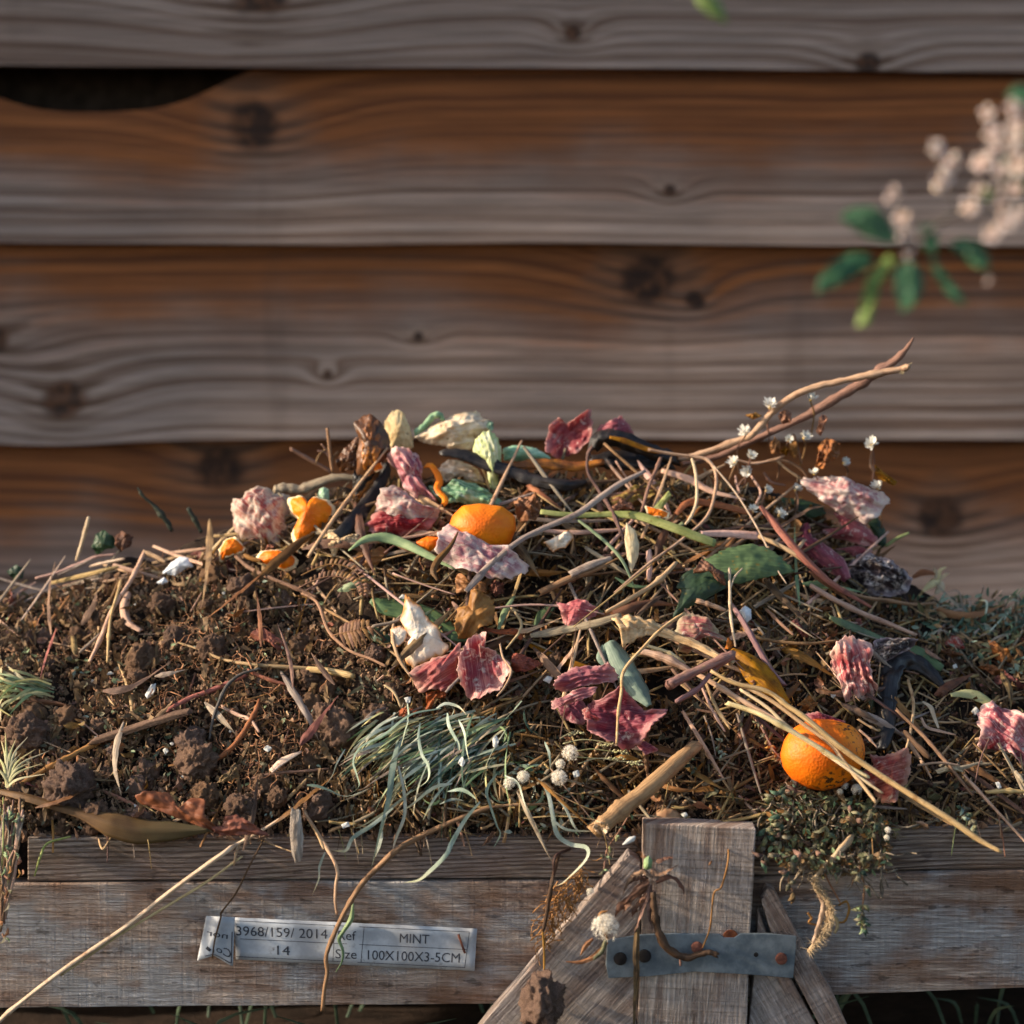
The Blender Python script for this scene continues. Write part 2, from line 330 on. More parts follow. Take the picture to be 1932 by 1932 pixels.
g = M('galvanised_steel'); P = g.pos(); n = g.noise(P, 55, 5, .65); n2 = g.noise(P, 18, 3)
c = g.mix(g.step(n, .35, .65), '59636a', '7a8388'); c = g.mix(g.step(n2, .58, .74, 0, .5), c, '8e999b'); c = g.mix(g.step(g.noise(P, 90, 3), .68, .76, 0, .7), c, '4a3a33')
MAT['steel'] = g.done(c, .55, n, .2, .001, metal=.25, spec=.4)
def simple(name, a, b, rough=.7, sc=120, bs=.4, transl=0., metal=0., amt=.15):
    g = M(name); o = g.obj(); n = g.noise(o, sc, 4, .6); return g.done(g.vary(g.mix(g.step(n, .35, .65), a, b), amt, .01), rough, n, bs, .0015, transl=transl, metal=metal)
MAT['rust_iron'] = simple('rusty_iron', '5a2d1a', '8a4c2c', .85)
MAT['black_iron'] = simple('black_iron', '14100f', '26201e', .8)
MAT['stone'] = simple('flint', '8a5f37', 'b98d5c', .6, 60)
MAT['fluff'] = simple('seed_fluff', 'f0e6d2', 'fbf4e6', .9, transl=.3)
MAT['daisy'] = simple('daisy_white', 'd6d0c2', 'e9e4d8', .8, transl=.2)
MAT['daisy_mid'] = simple('daisy_middle', 'b98a3a', 'd9b468', .8)
MAT['ink'] = simple('print_ink', '33343c', '41424a', .7, amt=.02)
g = M('paper_label'); o = g.pos(); n = g.noise(o, 26, 5, .65); n2 = g.noise(o, 120, 4, .7); n3 = g.noise(o, 9, 2)
c = g.mix(g.step(n, .36, .6), 'a3a5a8', 'c3c6c9'); c = g.mix(g.mul(g.step(n2, .56, .7), g.step(n, .5, .62)), c, '6d635e'); c = g.mix(g.step(n3, .56, .74, 0, .5), c, '8f8a86')
MAT['paper'] = g.done(c, .55, n, .3, .001)
MAT['green_stem'] = straw_mat('green_stem', '7b8a52', '99a566', '6a6a3a', .2)
MAT['twig_grey'] = straw_mat('twig_grey', '4d4742', '6a6058', '3d3833', .2)

# ------------------------------------------------------------------ mesh helpers
def tag(o, label=None, cat=None, group=None, kind=None):
    if label: o['label'] = label
    if cat: o['category'] = cat
    if group: o['group'] = group
    if kind: o['kind'] = kind
    return o
def link(name, verts, faces, mat, parent=None, smooth=True, attr=None, origin=None, mats=None, fm=None):
    me = bpy.data.meshes.new(name)
    vv = np.asarray(verts, float)
    if parent is None:
        og = Vector(vv.mean(0)) if origin is None else Vector(origin)
        og.z = float(vv[:, 2].min()) if origin is None else og.z
    else: og = Vector(parent['_o'])
    vv = vv - np.array(og)
    me.from_pydata([tuple(v) for v in vv], [], faces)
    if attr is not None:
        a = me.attributes.new('p', 'FLOAT_VECTOR', 'POINT'); a.data.foreach_set('vector', np.asarray(attr, np.float32).ravel())
    if smooth: me.polygons.foreach_set('use_smooth', [True] * len(me.polygons))
    me.materials.append(MAT[mat] if isinstance(mat, str) else mat); me.update()
    o = bpy.data.objects.new(name, me); COL.objects.link(o)
    if parent is None: o.location = og; o.matrix_world = Matrix.Translation(og)
    else:
        o.parent = parent
    o['_o'] = list(og)
    return o
def empty(name, loc, label, cat, group=None):
    o = bpy.data.objects.new(name, None); COL.objects.link(o); o.location = loc; o.matrix_world = Matrix.Translation(loc); o.empty_display_size = .02
    o['_o'] = list(loc)
    return tag(o, label, cat, group)
def solid(o, t, off=0.):
    m = o.modifiers.new('thickness', 'SOLIDIFY'); m.thickness = t; m.offset = off; return o
def spline(pts, n):
    """Catmull-Rom through points (tuples of any length), about n samples"""
    P = [np.array(p, float) for p in pts]
    if len(P) < 3: return [P[0] + (P[-1] - P[0]) * i / (n - 1) for i in range(n)]
    P = [2 * P[0] - P[1]] + P + [2 * P[-1] - P[-2]]; seg = len(P) - 3; out = []
    for i in range(n):
        t = i / (n - 1) * seg; k = min(int(t), seg - 1); t -= k
        a, b, c, d = P[k:k + 4]
        out.append(.5 * ((2 * b) + (c - a) * t + (2 * a - 5 * b + 4 * c - d) * t * t + (3 * b - a - 3 * c + d) * t ** 3))
    return out
def place(z, st, lift, front=-0.006, Y=None, dY=0.):
    """points of the layout (optional third number: extra lift in mm) -> points in the place"""
    pts = z(st) if isinstance(st, str) else st; out = []
    for i, p in enumerate(pts):
        ex = p[2] / 1000 if len(p) > 2 else 0.
        if Y is not None: q = at(p[0], p[1], Y + dY * i / max(1, len(pts) - 1)); q = q - ray(p[0], p[1]).normalized() * ex
        else: q = on(p[0], p[1], lift + ex, front)
        out.append(q)
    return out
def relax(P, k=2):
    """stiff stems do not follow every hollow: smooth the depth along the line of sight only a little"""
    for _ in range(k):
        Q = [p.copy() for p in P]
        for i in range(1, len(P) - 1):
            ty = (P[i - 1].y + P[i + 1].y) / 2
            if ty < P[i].y:
                d = P[i] - CAM; Q[i] = CAM + d * (1 + (ty - P[i].y) / d.y * .7)
        P = Q
    return P
def tube_geo(P, rad, n=18, sides=6, flat=1., jit=0., seed=0, rib=0., nodes=False):
    P = spline([tuple(p) for p in P], n); rr = np.interp(np.linspace(0, 1, n), np.linspace(0, 1, len(rad)), rad)
    V = []; A = []; F = []; L = 0.
    if nodes:
        for _ in range(random.randint(1, 3)): rr = rr * (1 + .3 * np.exp(-((np.arange(n) - random.uniform(1, n - 2)) / .8) ** 2))
    up = np.array((0.25, -.7, .66))
    for i in range(n):
        t = P[min(i + 1, n - 1)] - P[max(i - 1, 0)]; t = t / (np.linalg.norm(t) + 1e-9)
        s = np.cross(t, up); s /= (np.linalg.norm(s) + 1e-9); u = np.cross(s, t)
        if i: L += np.linalg.norm(P[i] - P[i - 1])
        for k in range(sides):
            a = 2 * math.pi * k / sides; r = rr[i] * (1 + jit * noise.noise(Vector((i * .55 + seed, k * 1.3, seed * 3.1))) + jit * .7 * noise.noise(Vector((i * .35, seed, 1))) + rib * math.sin(3 * a + seed + i * .08))
            jo = t * rr[i] * random.uniform(-.9, .9) if i in (0, n - 1) and sides >= 5 else 0.
            V.append(P[i] + s * math.cos(a) * r + u * math.sin(a) * r * flat + jo); A.append((L * 10, math.sin(a) * 1.5 + math.cos(a), i / (n - 1)))
    for i in range(n - 1):
        for k in range(sides):
            b = i * sides; c = b + sides; F.append((b + k, b + (k + 1) % sides, c + (k + 1) % sides, c + k))
    F.append(tuple(range(sides - 1, -1, -1))); F.append(tuple((n - 1) * sides + k for k in range(sides)))
    return V, F, A
_sd = [0]
def nseed(): _sd[0] += 1; return _sd[0] * 1.37
def stem(z, st, w, mat, name='straw', label=None, cat='straw', lift=.008, n=None, flat=1., parent=None, group=None, Y=None, dY=0., sides=7, jit=.12, front=-.006, stiff=2, taper=None):
    P = place(z, st, lift, front, Y, dY)
    if stiff and Y is None: P = relax(P, stiff)
    m = np.mean([mpp(p.y) for p in P]); r = w * (z.k if z else 1) * m / 2
    rad = [r * t for t in (taper or (.9, 1, 1, .95, .7))]
    V, F, A = tube_geo(P, rad, n or max(10, len(P) * 5), sides, flat, jit, nseed(), .22 if sides >= 12 and flat < .9 else 0., isinstance(mat, str) and mat[:4] in ('stra', 'stem', 'cuts', 'twig', 'bark'))
    o = link(name, V, F, mat, parent, attr=A)
    return tag(o, label, cat if label else None, group)
def blade_geo(P, ws, n=20, across=5, fold=.25, twist=0., crump=0., seed=0., wav=0.):
    P = spline([tuple(p) for p in P], n); ww = np.interp(np.linspace(0, 1, n), np.linspace(0, 1, len(ws)), ws); V = []; A = []; F = []
    up = np.array((-.1, -.75, .6))
    for i in range(n):
        t = P[min(i + 1, n - 1)] - P[max(i - 1, 0)]; t /= np.linalg.norm(t) + 1e-9
        s = np.cross(t, up); s /= np.linalg.norm(s) + 1e-9; u = np.cross(s, t)
        tw = (twist[0] + (twist[1] - twist[0]) * i / (n - 1)) if isinstance(twist, tuple) else twist
        s2 = s * math.cos(tw) + u * math.sin(tw); u2 = np.cross(s2, t); h = ww[i] / 2
        for k in range(across):
            c = -1 + 2 * k / (across - 1); d = fold * h * (abs(c) - .5)
            q = P[i] + s2 * c * h - u2 * d
            if crump or wav:
                q = q + u2 * (crump * h * noise.noise(Vector((i * .45 + seed, c * 1.6, seed))) + wav * h * c * math.sin(i * 1.5 + seed))
                q = q + s2 * (c * crump * .35 * h * noise.noise(Vector((i * .8, c * 3 + seed, 3.3))))
            V.append(q); A.append((i / (n - 1), c, abs(c)))
    for i in range(n - 1):
        for k in range(across - 1):
            b = i * across + k; F.append((b, b + 1, b + across + 1, b + across))
    return V, F, A
def blade(z, st, ws, mat, name, label=None, cat=None, lift=.01, fold=.35, twist=0., crump=.15, n=26, across=7, parent=None, group=None, Y=None, dY=0., th=.0006, front=-.006, wav=0., stiff=1):
    P = place(z, st, lift, front, Y, dY)
    if stiff and Y is None: P = relax(P, stiff)
    m = np.mean([mpp(p.y) for p in P]); k = (z.k if z else 1) * m
    V, F, A = blade_geo(P, [max(x * k, .0003) for x in ws], n, across, fold, twist, crump, nseed(), wav)
    o = link(name, V, F, mat, parent, attr=A)
    if th: solid(o, th)
    return tag(o, label, cat, group)
def sheet(z, st, mat, name, label=None, cat=None, lift=.01, bulge=.25, crump=.12, freq=3.2, lean=.55, back=None, th=.0009, rings=24, segs=84, prof=1., jag=.08, Y=None, parent=None, group=None, ridge=True, anchor=None, ax=None, sm=True, folds=1.6, rim=1.9):
    """a crumpled skin, peel or leaf: outline filled with a curved, creased surface; with back= it is a closed lump"""
    pts = [p[:2] for p in (z(st) if isinstance(st, str) else st)]; sd = nseed()
    c = np.mean(pts, axis=0); cx, cy = c
    Pn = np.array(pts + [pts[0]]); d = np.r_[0, np.cumsum(np.hypot(*np.diff(Pn, axis=0).T))]
    tt = np.linspace(0, d[-1], segs, endpoint=False)
    ol = np.c_[np.interp(tt, d, Pn[:, 0]), np.interp(tt, d, Pn[:, 1])]
    ol = (ol * 2 + np.roll(ol, 1, 0) * .5 + np.roll(ol, -1, 0) * .5) / 3
    ax_, ay_ = anchor if anchor else (cx, cy)
    c3 = on(ax_, ay_) if Y is None else at(ax_, ay_, Y)
    m = mpp(c3.y); dd = ol - c; size = math.sqrt(abs(.5 * np.sum(ol[:, 0] * np.roll(ol[:, 1], -1) - np.roll(ol[:, 0], -1) * ol[:, 1]))) * m
    ev, evec = np.linalg.eigh(np.cov(dd.T)); maj = evec[:, 1] if ax is None else np.array((math.cos(ax), -math.sin(ax))); mnr = np.array((-maj[1], maj[0])); ext = np.abs(dd @ maj).max(); ext2 = np.abs(dd @ mnr).max()
    nrm = np.array((0, -math.cos(lean * .8), math.sin(lean * .8))); V = []; A = []; F = []
    def layer(sign, b, rs):
        for r in rs:
            for k in range(segs):
                jg = 1 + jag * (noise.noise(Vector((k * .9 * 56 / segs + sd, sd, r * 2))) + .6 * noise.noise(Vector((k * 2.3 * 56 / segs + sd, sd * 2, 0)))) * r ** 3
                q = c + dd[k] * r * jg
                Yq = c3.y - lift + lean * (cy - q[1]) * m
                w3 = at(q[0], q[1], Yq); f = freq / (size / m)
                nx = Vector((q[0] * f + sd * 5, q[1] * f, sd + sign * 3)); a1 = noise.noise(nx); a2 = noise.noise(nx * 2.3 + Vector((9, 3, 1)))
                if ridge:
                    u_ = float((q - c) @ maj / ext); v_ = float((q - c) @ mnr / ext2); th_ = 2 * math.pi * k / segs
                    s_ = v_ * folds + .9 * noise.noise(Vector((u_ * 1.3 + sd, v_ * .8, 4.4))) + sd
                    cre = 1 - abs(math.sin(math.pi * s_)) ** .75
                    h = .9 * a1 + .75 * (cre - .4) * (.65 + .9 * a2) + .35 * noise.noise(nx * 1.7, noise_basis='VORONOI_F2F1') + .12 * noise.noise(nx * 4.5)
                    if back is None: h += rim * r ** 2.5 * (math.sin(3 * th_ + sd) * .6 + math.sin(5 * th_ + 2 * sd) * .45 + math.sin(11 * th_ + 3 * sd) * .15)
                else: h = a1 + .4 * a2 + .2 * noise.noise(nx * 5)
                dep = sign * b * size * max(0., 1 - r * r) ** prof + crump * size * h * (1 if sign > 0 else .6)
                V.append(np.array(w3) + nrm * dep); A.append((float((q - c) @ maj / ext), float((q - c) @ mnr / ext2), r))
    if back is None: rs = [max(.02, (i / (rings - 1))) for i in range(rings)]
    else: rs = [max(.02, math.sin(math.pi / 2 * i / (rings - 1))) for i in range(rings)]
    layer(1, bulge, rs)
    for i in range(rings - 1):
        for k in range(segs): b = i * segs; F.append((b + k, b + segs + k, b + segs + (k + 1) % segs, b + (k + 1) % segs))
    F.append(tuple(range(segs)))
    if back is not None:
        b0 = len(V); rb = [max(.02, math.sin(math.pi / 2 * i / 7)) for i in range(7)]; layer(-1, back, rb)
        for i in range(6):
            for k in range(segs): b = b0 + i * segs; F.append((b + k, b + (k + 1) % segs, b + segs + (k + 1) % segs, b + segs + k))
        e0 = (rings - 1) * segs; e1 = b0 + 6 * segs
        for k in range(segs): F.append((e0 + k, e1 + k, e1 + (k + 1) % segs, e0 + (k + 1) % segs))
        F.append(tuple(b0 + k for k in range(segs - 1, -1, -1)))
    o = link(name, V, F, mat, parent, attr=A, smooth=sm)
    if back is None and th: solid(o, th)
    return tag(o, label, cat, group)
def prism(pts, yf, yb, mat, name, parent=None, jit=.6, bev=.0012, step=40):
    """a sawn board: outline at the front depth, thickness to yb"""
    out = []; n = len(pts); sd = nseed()
    for i in range(n):
        a = np.array(pts[i][:2]); b = np.array(pts[(i + 1) % n][:2]); L = np.hypot(*(b - a)); k = max(1, int(L / step)); pe = np.array((-(b - a)[1], (b - a)[0])) / (L + 1e-9)
        for j in range(k):
            q = a + (b - a) * j / k + pe * jit * (noise.noise(Vector((j * .7 + i * 5, sd, 0))) if j else 0); out.append(q)
    fr = [at(q[0], q[1], yf) for q in out]; n = len(fr); V = [tuple(p) for p in fr] + [(p.x, yb, p.z) for p in fr]
    F = [tuple(range(n - 1, -1, -1)), tuple(range(n, 2 * n))] + [(i, (i + 1) % n, n + (i + 1) % n, n + i) for i in range(n)]
    o = link(name, V, F, mat, parent, smooth=False)
    bm = bmesh.new(); bm.from_mesh(o.data); bmesh.ops.recalc_face_normals(bm, faces=bm.faces); bm.to_mesh(o.data); bm.free()
    if bev: b = o.modifiers.new('worn edge', 'BEVEL'); b.width = bev; b.segments = 2; b.limit_method = 'ANGLE'
    return o

# ================================================================== the setting
# ground: one large sheet, bare soil under the bin
gv = []; gf = []
xs = [-60, -12, -4] + list(np.linspace(-1.6, 1.6, 33)) + [4, 12, 60]; ys = [-60, -12, -4] + list(np.linspace(-1.2, 1.6, 29)) + [4, 12, 60]
for yy in ys:
    for xx in xs: gv.append((xx, yy, -.262 + (.012 * noise.noise(Vector((xx * 5, yy * 5, 2))) if abs(xx) < 2 and abs(yy) < 2 else 0)))
for j in range(len(ys) - 1):
    for i in range(len(xs) - 1): a = j * len(xs) + i; gf.append((a, a + 1, a + 1 + len(xs), a + len(xs)))
o = link('ground', gv, gf, 'ground', origin=(0, 0, 0)); tag(o, kind='structure')

# the heap itself: crumbly soil
nx, ny = 420, 190
X = np.linspace(-.95, .95, nx); Yv = np.r_[np.linspace(.012, .36, 130), np.linspace(.365, .74, 60)]
XX, YY = np.meshgrid(X, Yv); ZZ = Hs(XX, YY) - .004
fz = np.array([noise.fractal(Vector((a * 24, b * 24, 1.7)), .8, 2.1, 4) for a, b in zip(XX.ravel(), YY.ravel())]).reshape(XX.shape)
rz = np.array([noise.noise(Vector((a * 95, b * 95, c * 95))) for a, b, c in zip(XX.ravel(), YY.ravel(), ZZ.ravel())]).reshape(XX.shape)
amp = np.clip(YY / .06, .25, 1)
ZZ = ZZ + amp * (.0065 * fz - .004 + .0045 * np.abs(rz))
YY2 = YY - .004 * amp * rz
ZZ = np.maximum(ZZ, -.12)
V = np.c_[XX.ravel(), YY2.ravel(), ZZ.ravel()]
F = [(j * nx + i, j * nx + i + 1, (j + 1) * nx + i + 1, (j + 1) * nx + i) for j in range(ny - 1) for i in range(nx - 1)]
b0 = len(V); V = np.r_[V, np.c_[X, np.full(nx, .03), np.full(nx, -.125)]]
F += [(b0 + i, b0 + i + 1, i + 1, i) for i in range(nx - 1)]
o = link('soil_heap', V, F, 'soil', origin=(0, .3, 0)); tag(o, kind='structure')

# ------------------------------------------------------------------ fence of lapped boards
YF = 0.95
fence = empty('board_fence', (0, YF, -.26), 'brown weathered wooden fence of wide overlapping boards behind the heap', 'fence')
def fx(px, py): p = at(px, py, YF); return p.x, p.z
def kn(*L): return [(*fx(a, b), r * mpp(YF), amp) for a, b, r, amp in L]
BO = [  # lower edge, upper edge, knots (x, y, radius, pull)
    ([(-700, 128), (-200, 122), (150, 127), (420, 128), (560, 131), (800, 129), (1300, 131), (1640, 136), (1932, 140), (2700, 150)], [(-700, -300), (2700, -300)], kn((500, -22, 62, 9), (1080, 65, 16, 5), (1632, 122, 26, 5), (2300, 20, 40, 7))),
    ([(-700, 448), (-100, 456), (300, 459), (600, 462), (1000, 457), (1500, 463), (1932, 465), (2700, 470)], [(-700, 85), (-60, 150), (0, 190), (60, 209), (200, 213), (330, 203), (390, 176), (450, 138), (520, 112), (2700, 100)], kn((480, 236, 54, 9), (1262, 360, 15, 5), (-300, 330, 40, 8), (2300, 300, 40, 8))),
    ([(-700, 838), (-100, 832), (120, 838), (300, 828), (700, 822), (1100, 822), (1500, 826), (1932, 826), (2700, 830)], [(-700, 430), (2700, 430)], kn((1222, 522, 52, 8), (1312, 566, 22, 4), (790, 634, 13, 4), (-8, 642, 32, 5), (126, 752, 42, 8), (620, 705, 10, 6), (2250, 700, 40, 8))),
    ([(-700, 1195), (0, 1190), (800, 1196), (1932, 1200), (2700, 1200)], [(-700, 800), (2700, 800)], kn((415, 885, 50, 8), (1768, 976, 46, 8), (-300, 1000, 40, 8), (1050, 1030, 40, 8))),
    ([(-700, 1560), (2700, 1560)], [(-700, 1165), (2700, 1165)], kn((300, 1350, 40, 8))),
    ([(-700, 1960), (2700, 1960)], [(-700, 1530), (2700, 1530)], []),
]
def board(lo, up, mat, name='board', yo=0., tilt=.026):
    nu, nv = 150, 14; V = []; A = []; F = []
    lx = np.linspace(-700, 2640, nu); l = np.interp(lx, *zip(*lo)); u = np.interp(lx, *zip(*up))
    ker = np.ones(7) / 7; l = np.convolve(np.pad(l, 3, 'edge'), ker, 'valid'); u = np.convolve(np.pad(u, 3, 'edge'), ker, 'valid'); sd = nseed()
    for i in range(nu):
        for j in range(nv):
            v = j / (nv - 1); py = l[i] + (u[i] - l[i]) * v; p = at(lx[i], py, YF)
            V.append((p.x, YF + yo - tilt * (1 - v) + .0025 * noise.noise(Vector((lx[i] * .004, v * 2, sd))), p.z)); A.append((lx[i] / 1000, v, 0))
    for i in range(nu - 1):
        for j in range(nv - 1): a = i * nv + j; F.append((a, a + nv, a + nv + 1, a + 1))
    o = link(name, V, F, mat, fence, attr=A, smooth=False); s = solid(o, .013, -1); o.modifiers[0].use_even_offset = True
    return o
for i, (lo, up, kk) in enumerate(BO):
    board(lo, up, lapboard_mat('lapboard_%d' % i, kk, (.75, 1.15, .95, 1.15, 1, 1)[i]))
bk = simple('gap_shade_board', '2a2019', '40322a', .9, 40)  # near-black brown: the shade of the fence gap put into the colour
for a_, b_ in ((240, -300), (620, 215), (1000, 590), (1400, 970), (1960, 1370)): board([(-700, a_), (2700, a_)], [(-700, b_), (2700, b_)], bk, yo=.11, tilt=.012)  # backing added behind the laps to keep light out of the gap
zt = at(966, -300, YF).z; xl = at(-690, 500, YF).x; xr = at(2630, 500, YF).x
def fbox(x0, x1, y0, y1, z0, z1, name):
    V = [(x, y, z) for x in (x0, x1) for y in (y0, y1) for z in (z0, z1)]
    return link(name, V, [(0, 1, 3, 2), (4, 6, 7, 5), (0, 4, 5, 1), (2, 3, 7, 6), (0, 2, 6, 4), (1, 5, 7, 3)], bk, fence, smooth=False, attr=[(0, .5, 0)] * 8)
fbox(xl - .1, xr + .1, YF - .07, YF + .17, zt - .01, zt + .02, 'top_light_block')  # unseen lid, added to stop sun dropping in behind the boards
fbox(xl - .09, xl + .02, YF - .06, YF + .16, -.3, zt - .012, 'end_light_block'); fbox(xr - .02, xr + .09, YF - .06, YF + .16, -.3, zt - .012, 'end_light_block')  # unseen end blocks, added to shut the cavity against sun from the sides
# ------------------------------------------------------------------ the bin: an old pallet
bin_ = empty('pallet_compost_bin', (0, 0, -.2), 'grey weathered pallet boards forming the front of the compost bin', 'compost bin')
prism([(52, 1580), (1040, 1580), (1430, 1572), (1656, 1563), (2300, 1550), (2300, 1630), (1632, 1643), (1430, 1652), (1040, 1656), (52, 1662)], 0., .022, 'rail', 'top_rail', bin_, .9)
prism([(-380, 1670), (0, 1668), (1040, 1664), (1430, 1658), (1632, 1649), (2300, 1636), (2300, 1850), (1560, 1878), (940, 1894), (0, 1902), (-380, 1904)], -.004, .02, 'plank', 'front_plank', bin_, 1.2)
prism([(-380, 1580), (20, 1580), (20, 1660), (-380, 1661)], .001, .022, 'rail', 'top_rail', bin_, .9)
prism(ZL('835,143 960,146 1437,170 1425,450 1405,740 1385,1300 798,1300 822,740'), -.03, -.0052, 'post', 'post', bin_, .8)
prism(ZL('755,306 818,348 816,740 792,1300 -90,1300 0,1182 300,830'), -.026, -.0052, 'brace_l', 'brace', bin_, 1.)
prism(ZL('1448,604 1500,750 1632,990 1800,1300 1392,1300 1425,975 1443,730'), -.022, -.0052, 'brace_r', 'brace', bin_, .7)
prism(ZL('1466,560 1500,488 1537,502 1650,720 1850,1050 1960,1300 1818,1300 1646,975 1522,745'), -.024, -.0052, 'brace_r', 'brace', bin_, .7)
# floor slats and stringer that carry the load (seen only as darkness under the front)
for yy in (.10, .34, .58):
    V = [(x, yy + dy, z) for x in (-.95, .95) for dy in (-.05, .05) for z in (-.15, -.128)]
    link('floor_slat', V, [(0, 1, 3, 2), (4, 6, 7, 5), (0, 4, 5, 1), (2, 3, 7, 6), (0, 2, 6, 4), (1, 5, 7, 3)], 'plank', bin_, smooth=False)
# steel strap with its bolts
pl = prism(ZL('640,770 820,741 1000,735 1240,738 1265,756 1320,756 1350,736 1500,735 1655,750 1648,860 1637,975 1400,955 1110,940 860,965 645,975 630,900'), -.0335, -.0305, 'steel', 'steel_plate', bin_, .3, .0005)
def disc(z, st, r, y0, y1, mat, name, parent, dome=.14):
    p = z(st)[0]; c = at(p[0], p[1], y0); rr = r * z.k * mpp(y0); V = [(c.x, y1 - dome * rr, c.z)]; F = []; n = 18
    for q, yy in ((.55, y1 - dome * rr * .8), (.9, y1 - dome * rr * .3), (1, y1), (1.0, y0)):
        for k in range(n): a = 2 * math.pi * k / n; j = 1 + .05 * noise.noise(Vector((k, r, 1))); V.append((c.x + rr * q * j * math.cos(a), yy, c.z + rr * q * j * math.sin(a)))
    for k in range(n): F.append((0, 1 + k, 1 + (k + 1) % n))
    for i in range(3):
        for k in range(n): b = 1 + i * n; F.append((b + k, b + n + k, b + n + (k + 1) % n, b + (k + 1) % n))
    return link(name, V, F, mat, parent)
disc(ZL, '708,868', 36, -.0334, -.0352, 'black_iron', 'bolt_head', pl, .12); disc(ZL, '838,853', 36, -.0334, -.0352, 'black_iron', 'bolt_head', pl, .12)
disc(ZL, '1120,806', 32, -.0334, -.0356, 'rust_iron', 'bolt_head', pl); disc(ZL, '1572,866', 32, -.0334, -.0366, 'rust_iron', 'bolt_head', pl)
disc(ZL, '1437,847', 13, -.0334, -.0338, 'black_iron', 'bolt_hole', pl, .02); disc(ZL, '1300,752', 42, -.0302, -.0325, 'rust_iron', 'bolt_head', pl, .1)

# ------------------------------------------------------------------ paper label
lab = empty('paper_label', at(660, 1790, -.006), 'long white printed paper label reading MINT stapled to the front plank', 'label')
q4 = ZK('340,192 1862,262 1845,527 350,455'); LW = 1522.; LH = 264.
def luv(u, v, Y=-.0062):      # u along, v down, both 0..1
    a, b, c, d = [np.array(p) for p in q4]; q = (a * (1 - u) + b * u) * (1 - v) + (d * (1 - u) + c * u) * v
    wv = .0012 * math.sin(u * 9 + 1) * (1 - u * .4) + .0008 * math.sin(u * 23)
    return at(q[0], q[1], Y - .0016 + wv)
nu, nv = 40, 6; V = []; F = []
for i in range(nu):
    for j in range(nv): V.append(luv(i / (nu - 1) + .002 * noise.noise(Vector((j, i == 0, 2))), j / (nv - 1) + .012 * noise.noise(Vector((i * .6, j == 0, 1)))))
for i in range(nu - 1):
    for j in range(nv - 1): a = i * nv + j; F.append((a, a + 1, a + nv + 1, a + nv))
solid(link('paper_strip', V, F, 'paper', lab), .0004, 0)
def flap_uv(u, v):
    a, b, c, d = [np.array(p) for p in ZK('165,182 345,190 332,495 108,462')]; q = (a * (1 - u) + b * u) * (1 - v) + (d * (1 - u) + c * u) * v
    if v > .6: q = q + np.array((0, -14 * (1 - abs(u - .47) * 2.2) * (v - .6) / .4)) * (1 if u < .9 else 0)
    return at(q[0], q[1], -.0115 - .003 * math.sin(u * 3.1) + .0012 * math.sin(u * 9 + v * 2))
V = []; F = []
for i in range(16):
    for j in range(8): V.append(flap_uv(i / 15, j / 7))
for i in range(15):
    for j in range(7): a = i * 8 + j; F.append((a, a + 1, a + 9, a + 8))
flap = solid(link('folded_flap', V, F, 'paper', lab), .0004, 0)
def stroke(p, q, wid, f, name='ruled_line', parent=lab, off=.0006):
    p, q = np.array(p), np.array(q); d = (q - p) / np.hypot(*(q - p)); nrm = np.array((-d[1], d[0])) * wid / 2; n = 10; V = []; F = []
    for i in range(n):
        c = p + (q - p) * i / (n - 1)
        for sgn in (-1, 1): e = c + nrm * sgn; w3 = f(e[0] / LW, e[1] / LH) if f is luv else f(*e); V.append((w3.x, w3.y - off, w3.z))
    for i in range(n - 1): F.append((2 * i, 2 * i + 1, 2 * i + 3, 2 * i + 2))
    return link(name, V, F, 'ink', parent)
def kuv(st):     # point of the layout -> label units
    X_, Y_ = [float(t) for t in st.split(',')]; u = (X_ - 342) / 1513; yt = 192 + 70 * u; yb = 455 + 72 * u; return (u * LW, (Y_ - yt) / (yb - yt) * LH)
for a, b in (('345,212', '1808,282'), ('375,325', '1800,392'), ('345,436', '1795,505'), ('1808,282', '1792,505'), ('1152,252', '1135,475'), ('968,240', '958,468')):
    stroke(kuv(a), kuv(b), 3.4, luv)
def text(s, x0, x1, base, cap, mirror=False, f=luv, parent=lab, off=.0007, sub=None):
    """printed words, fitted between x0 and x1 on the base line"""
    cu = bpy.data.curves.new('t', 'FONT'); cu.body = s; cu.resolution_u = 3; ob = bpy.data.objects.new('t', cu); COL.objects.link(ob)
    dg = bpy.context.evaluated_depsgraph_get(); me = bpy.data.meshes.new_from_object(ob.evaluated_get(dg)); bpy.data.objects.remove(ob); bpy.data.curves.remove(cu)
    vs_ = np.array([v.co[:2] for v in me.vertices]); lo = vs_.min(0); hi = vs_.max(0); V = []
    capH = .729 if True else 1.
    for v in vs_:
        t = (v[0] - lo[0]) / (hi[0] - lo[0]); t = 1 - t if mirror else t
        (b0, b1) = base; X_ = x0 + (x1 - x0) * t; Yb = b0 + (b1 - b0) * t; e = kuv('%f,%f' % (X_, Yb - cap * v[1] / capH)) if f is luv else (X_, Yb - cap * v[1] / capH)
        w3 = f(e[0] / LW, e[1] / LH) if f is luv else f(*e); V.append((w3.x, w3.y - off, w3.z))
    Fc = [tuple(p.vertices) for p in me.polygons]; bpy.data.meshes.remove(me)
    return link('lettering', V, Fc, 'ink', parent, smooth=False)
text('3968/159/ 2014', 352, 922, (303, 325), 62); text('14', 606, 686, (424, 428), 60); text('Ref', 990, 1102, (330, 334), 60); text('Size', 974, 1108, (446, 450), 60)
text('MINT', 1376, 1560, (348, 356), 60); text('100X100X3-5CM', 1178, 1758, (454, 474), 62)
fl = lambda u, v: flap_uv(u, v)
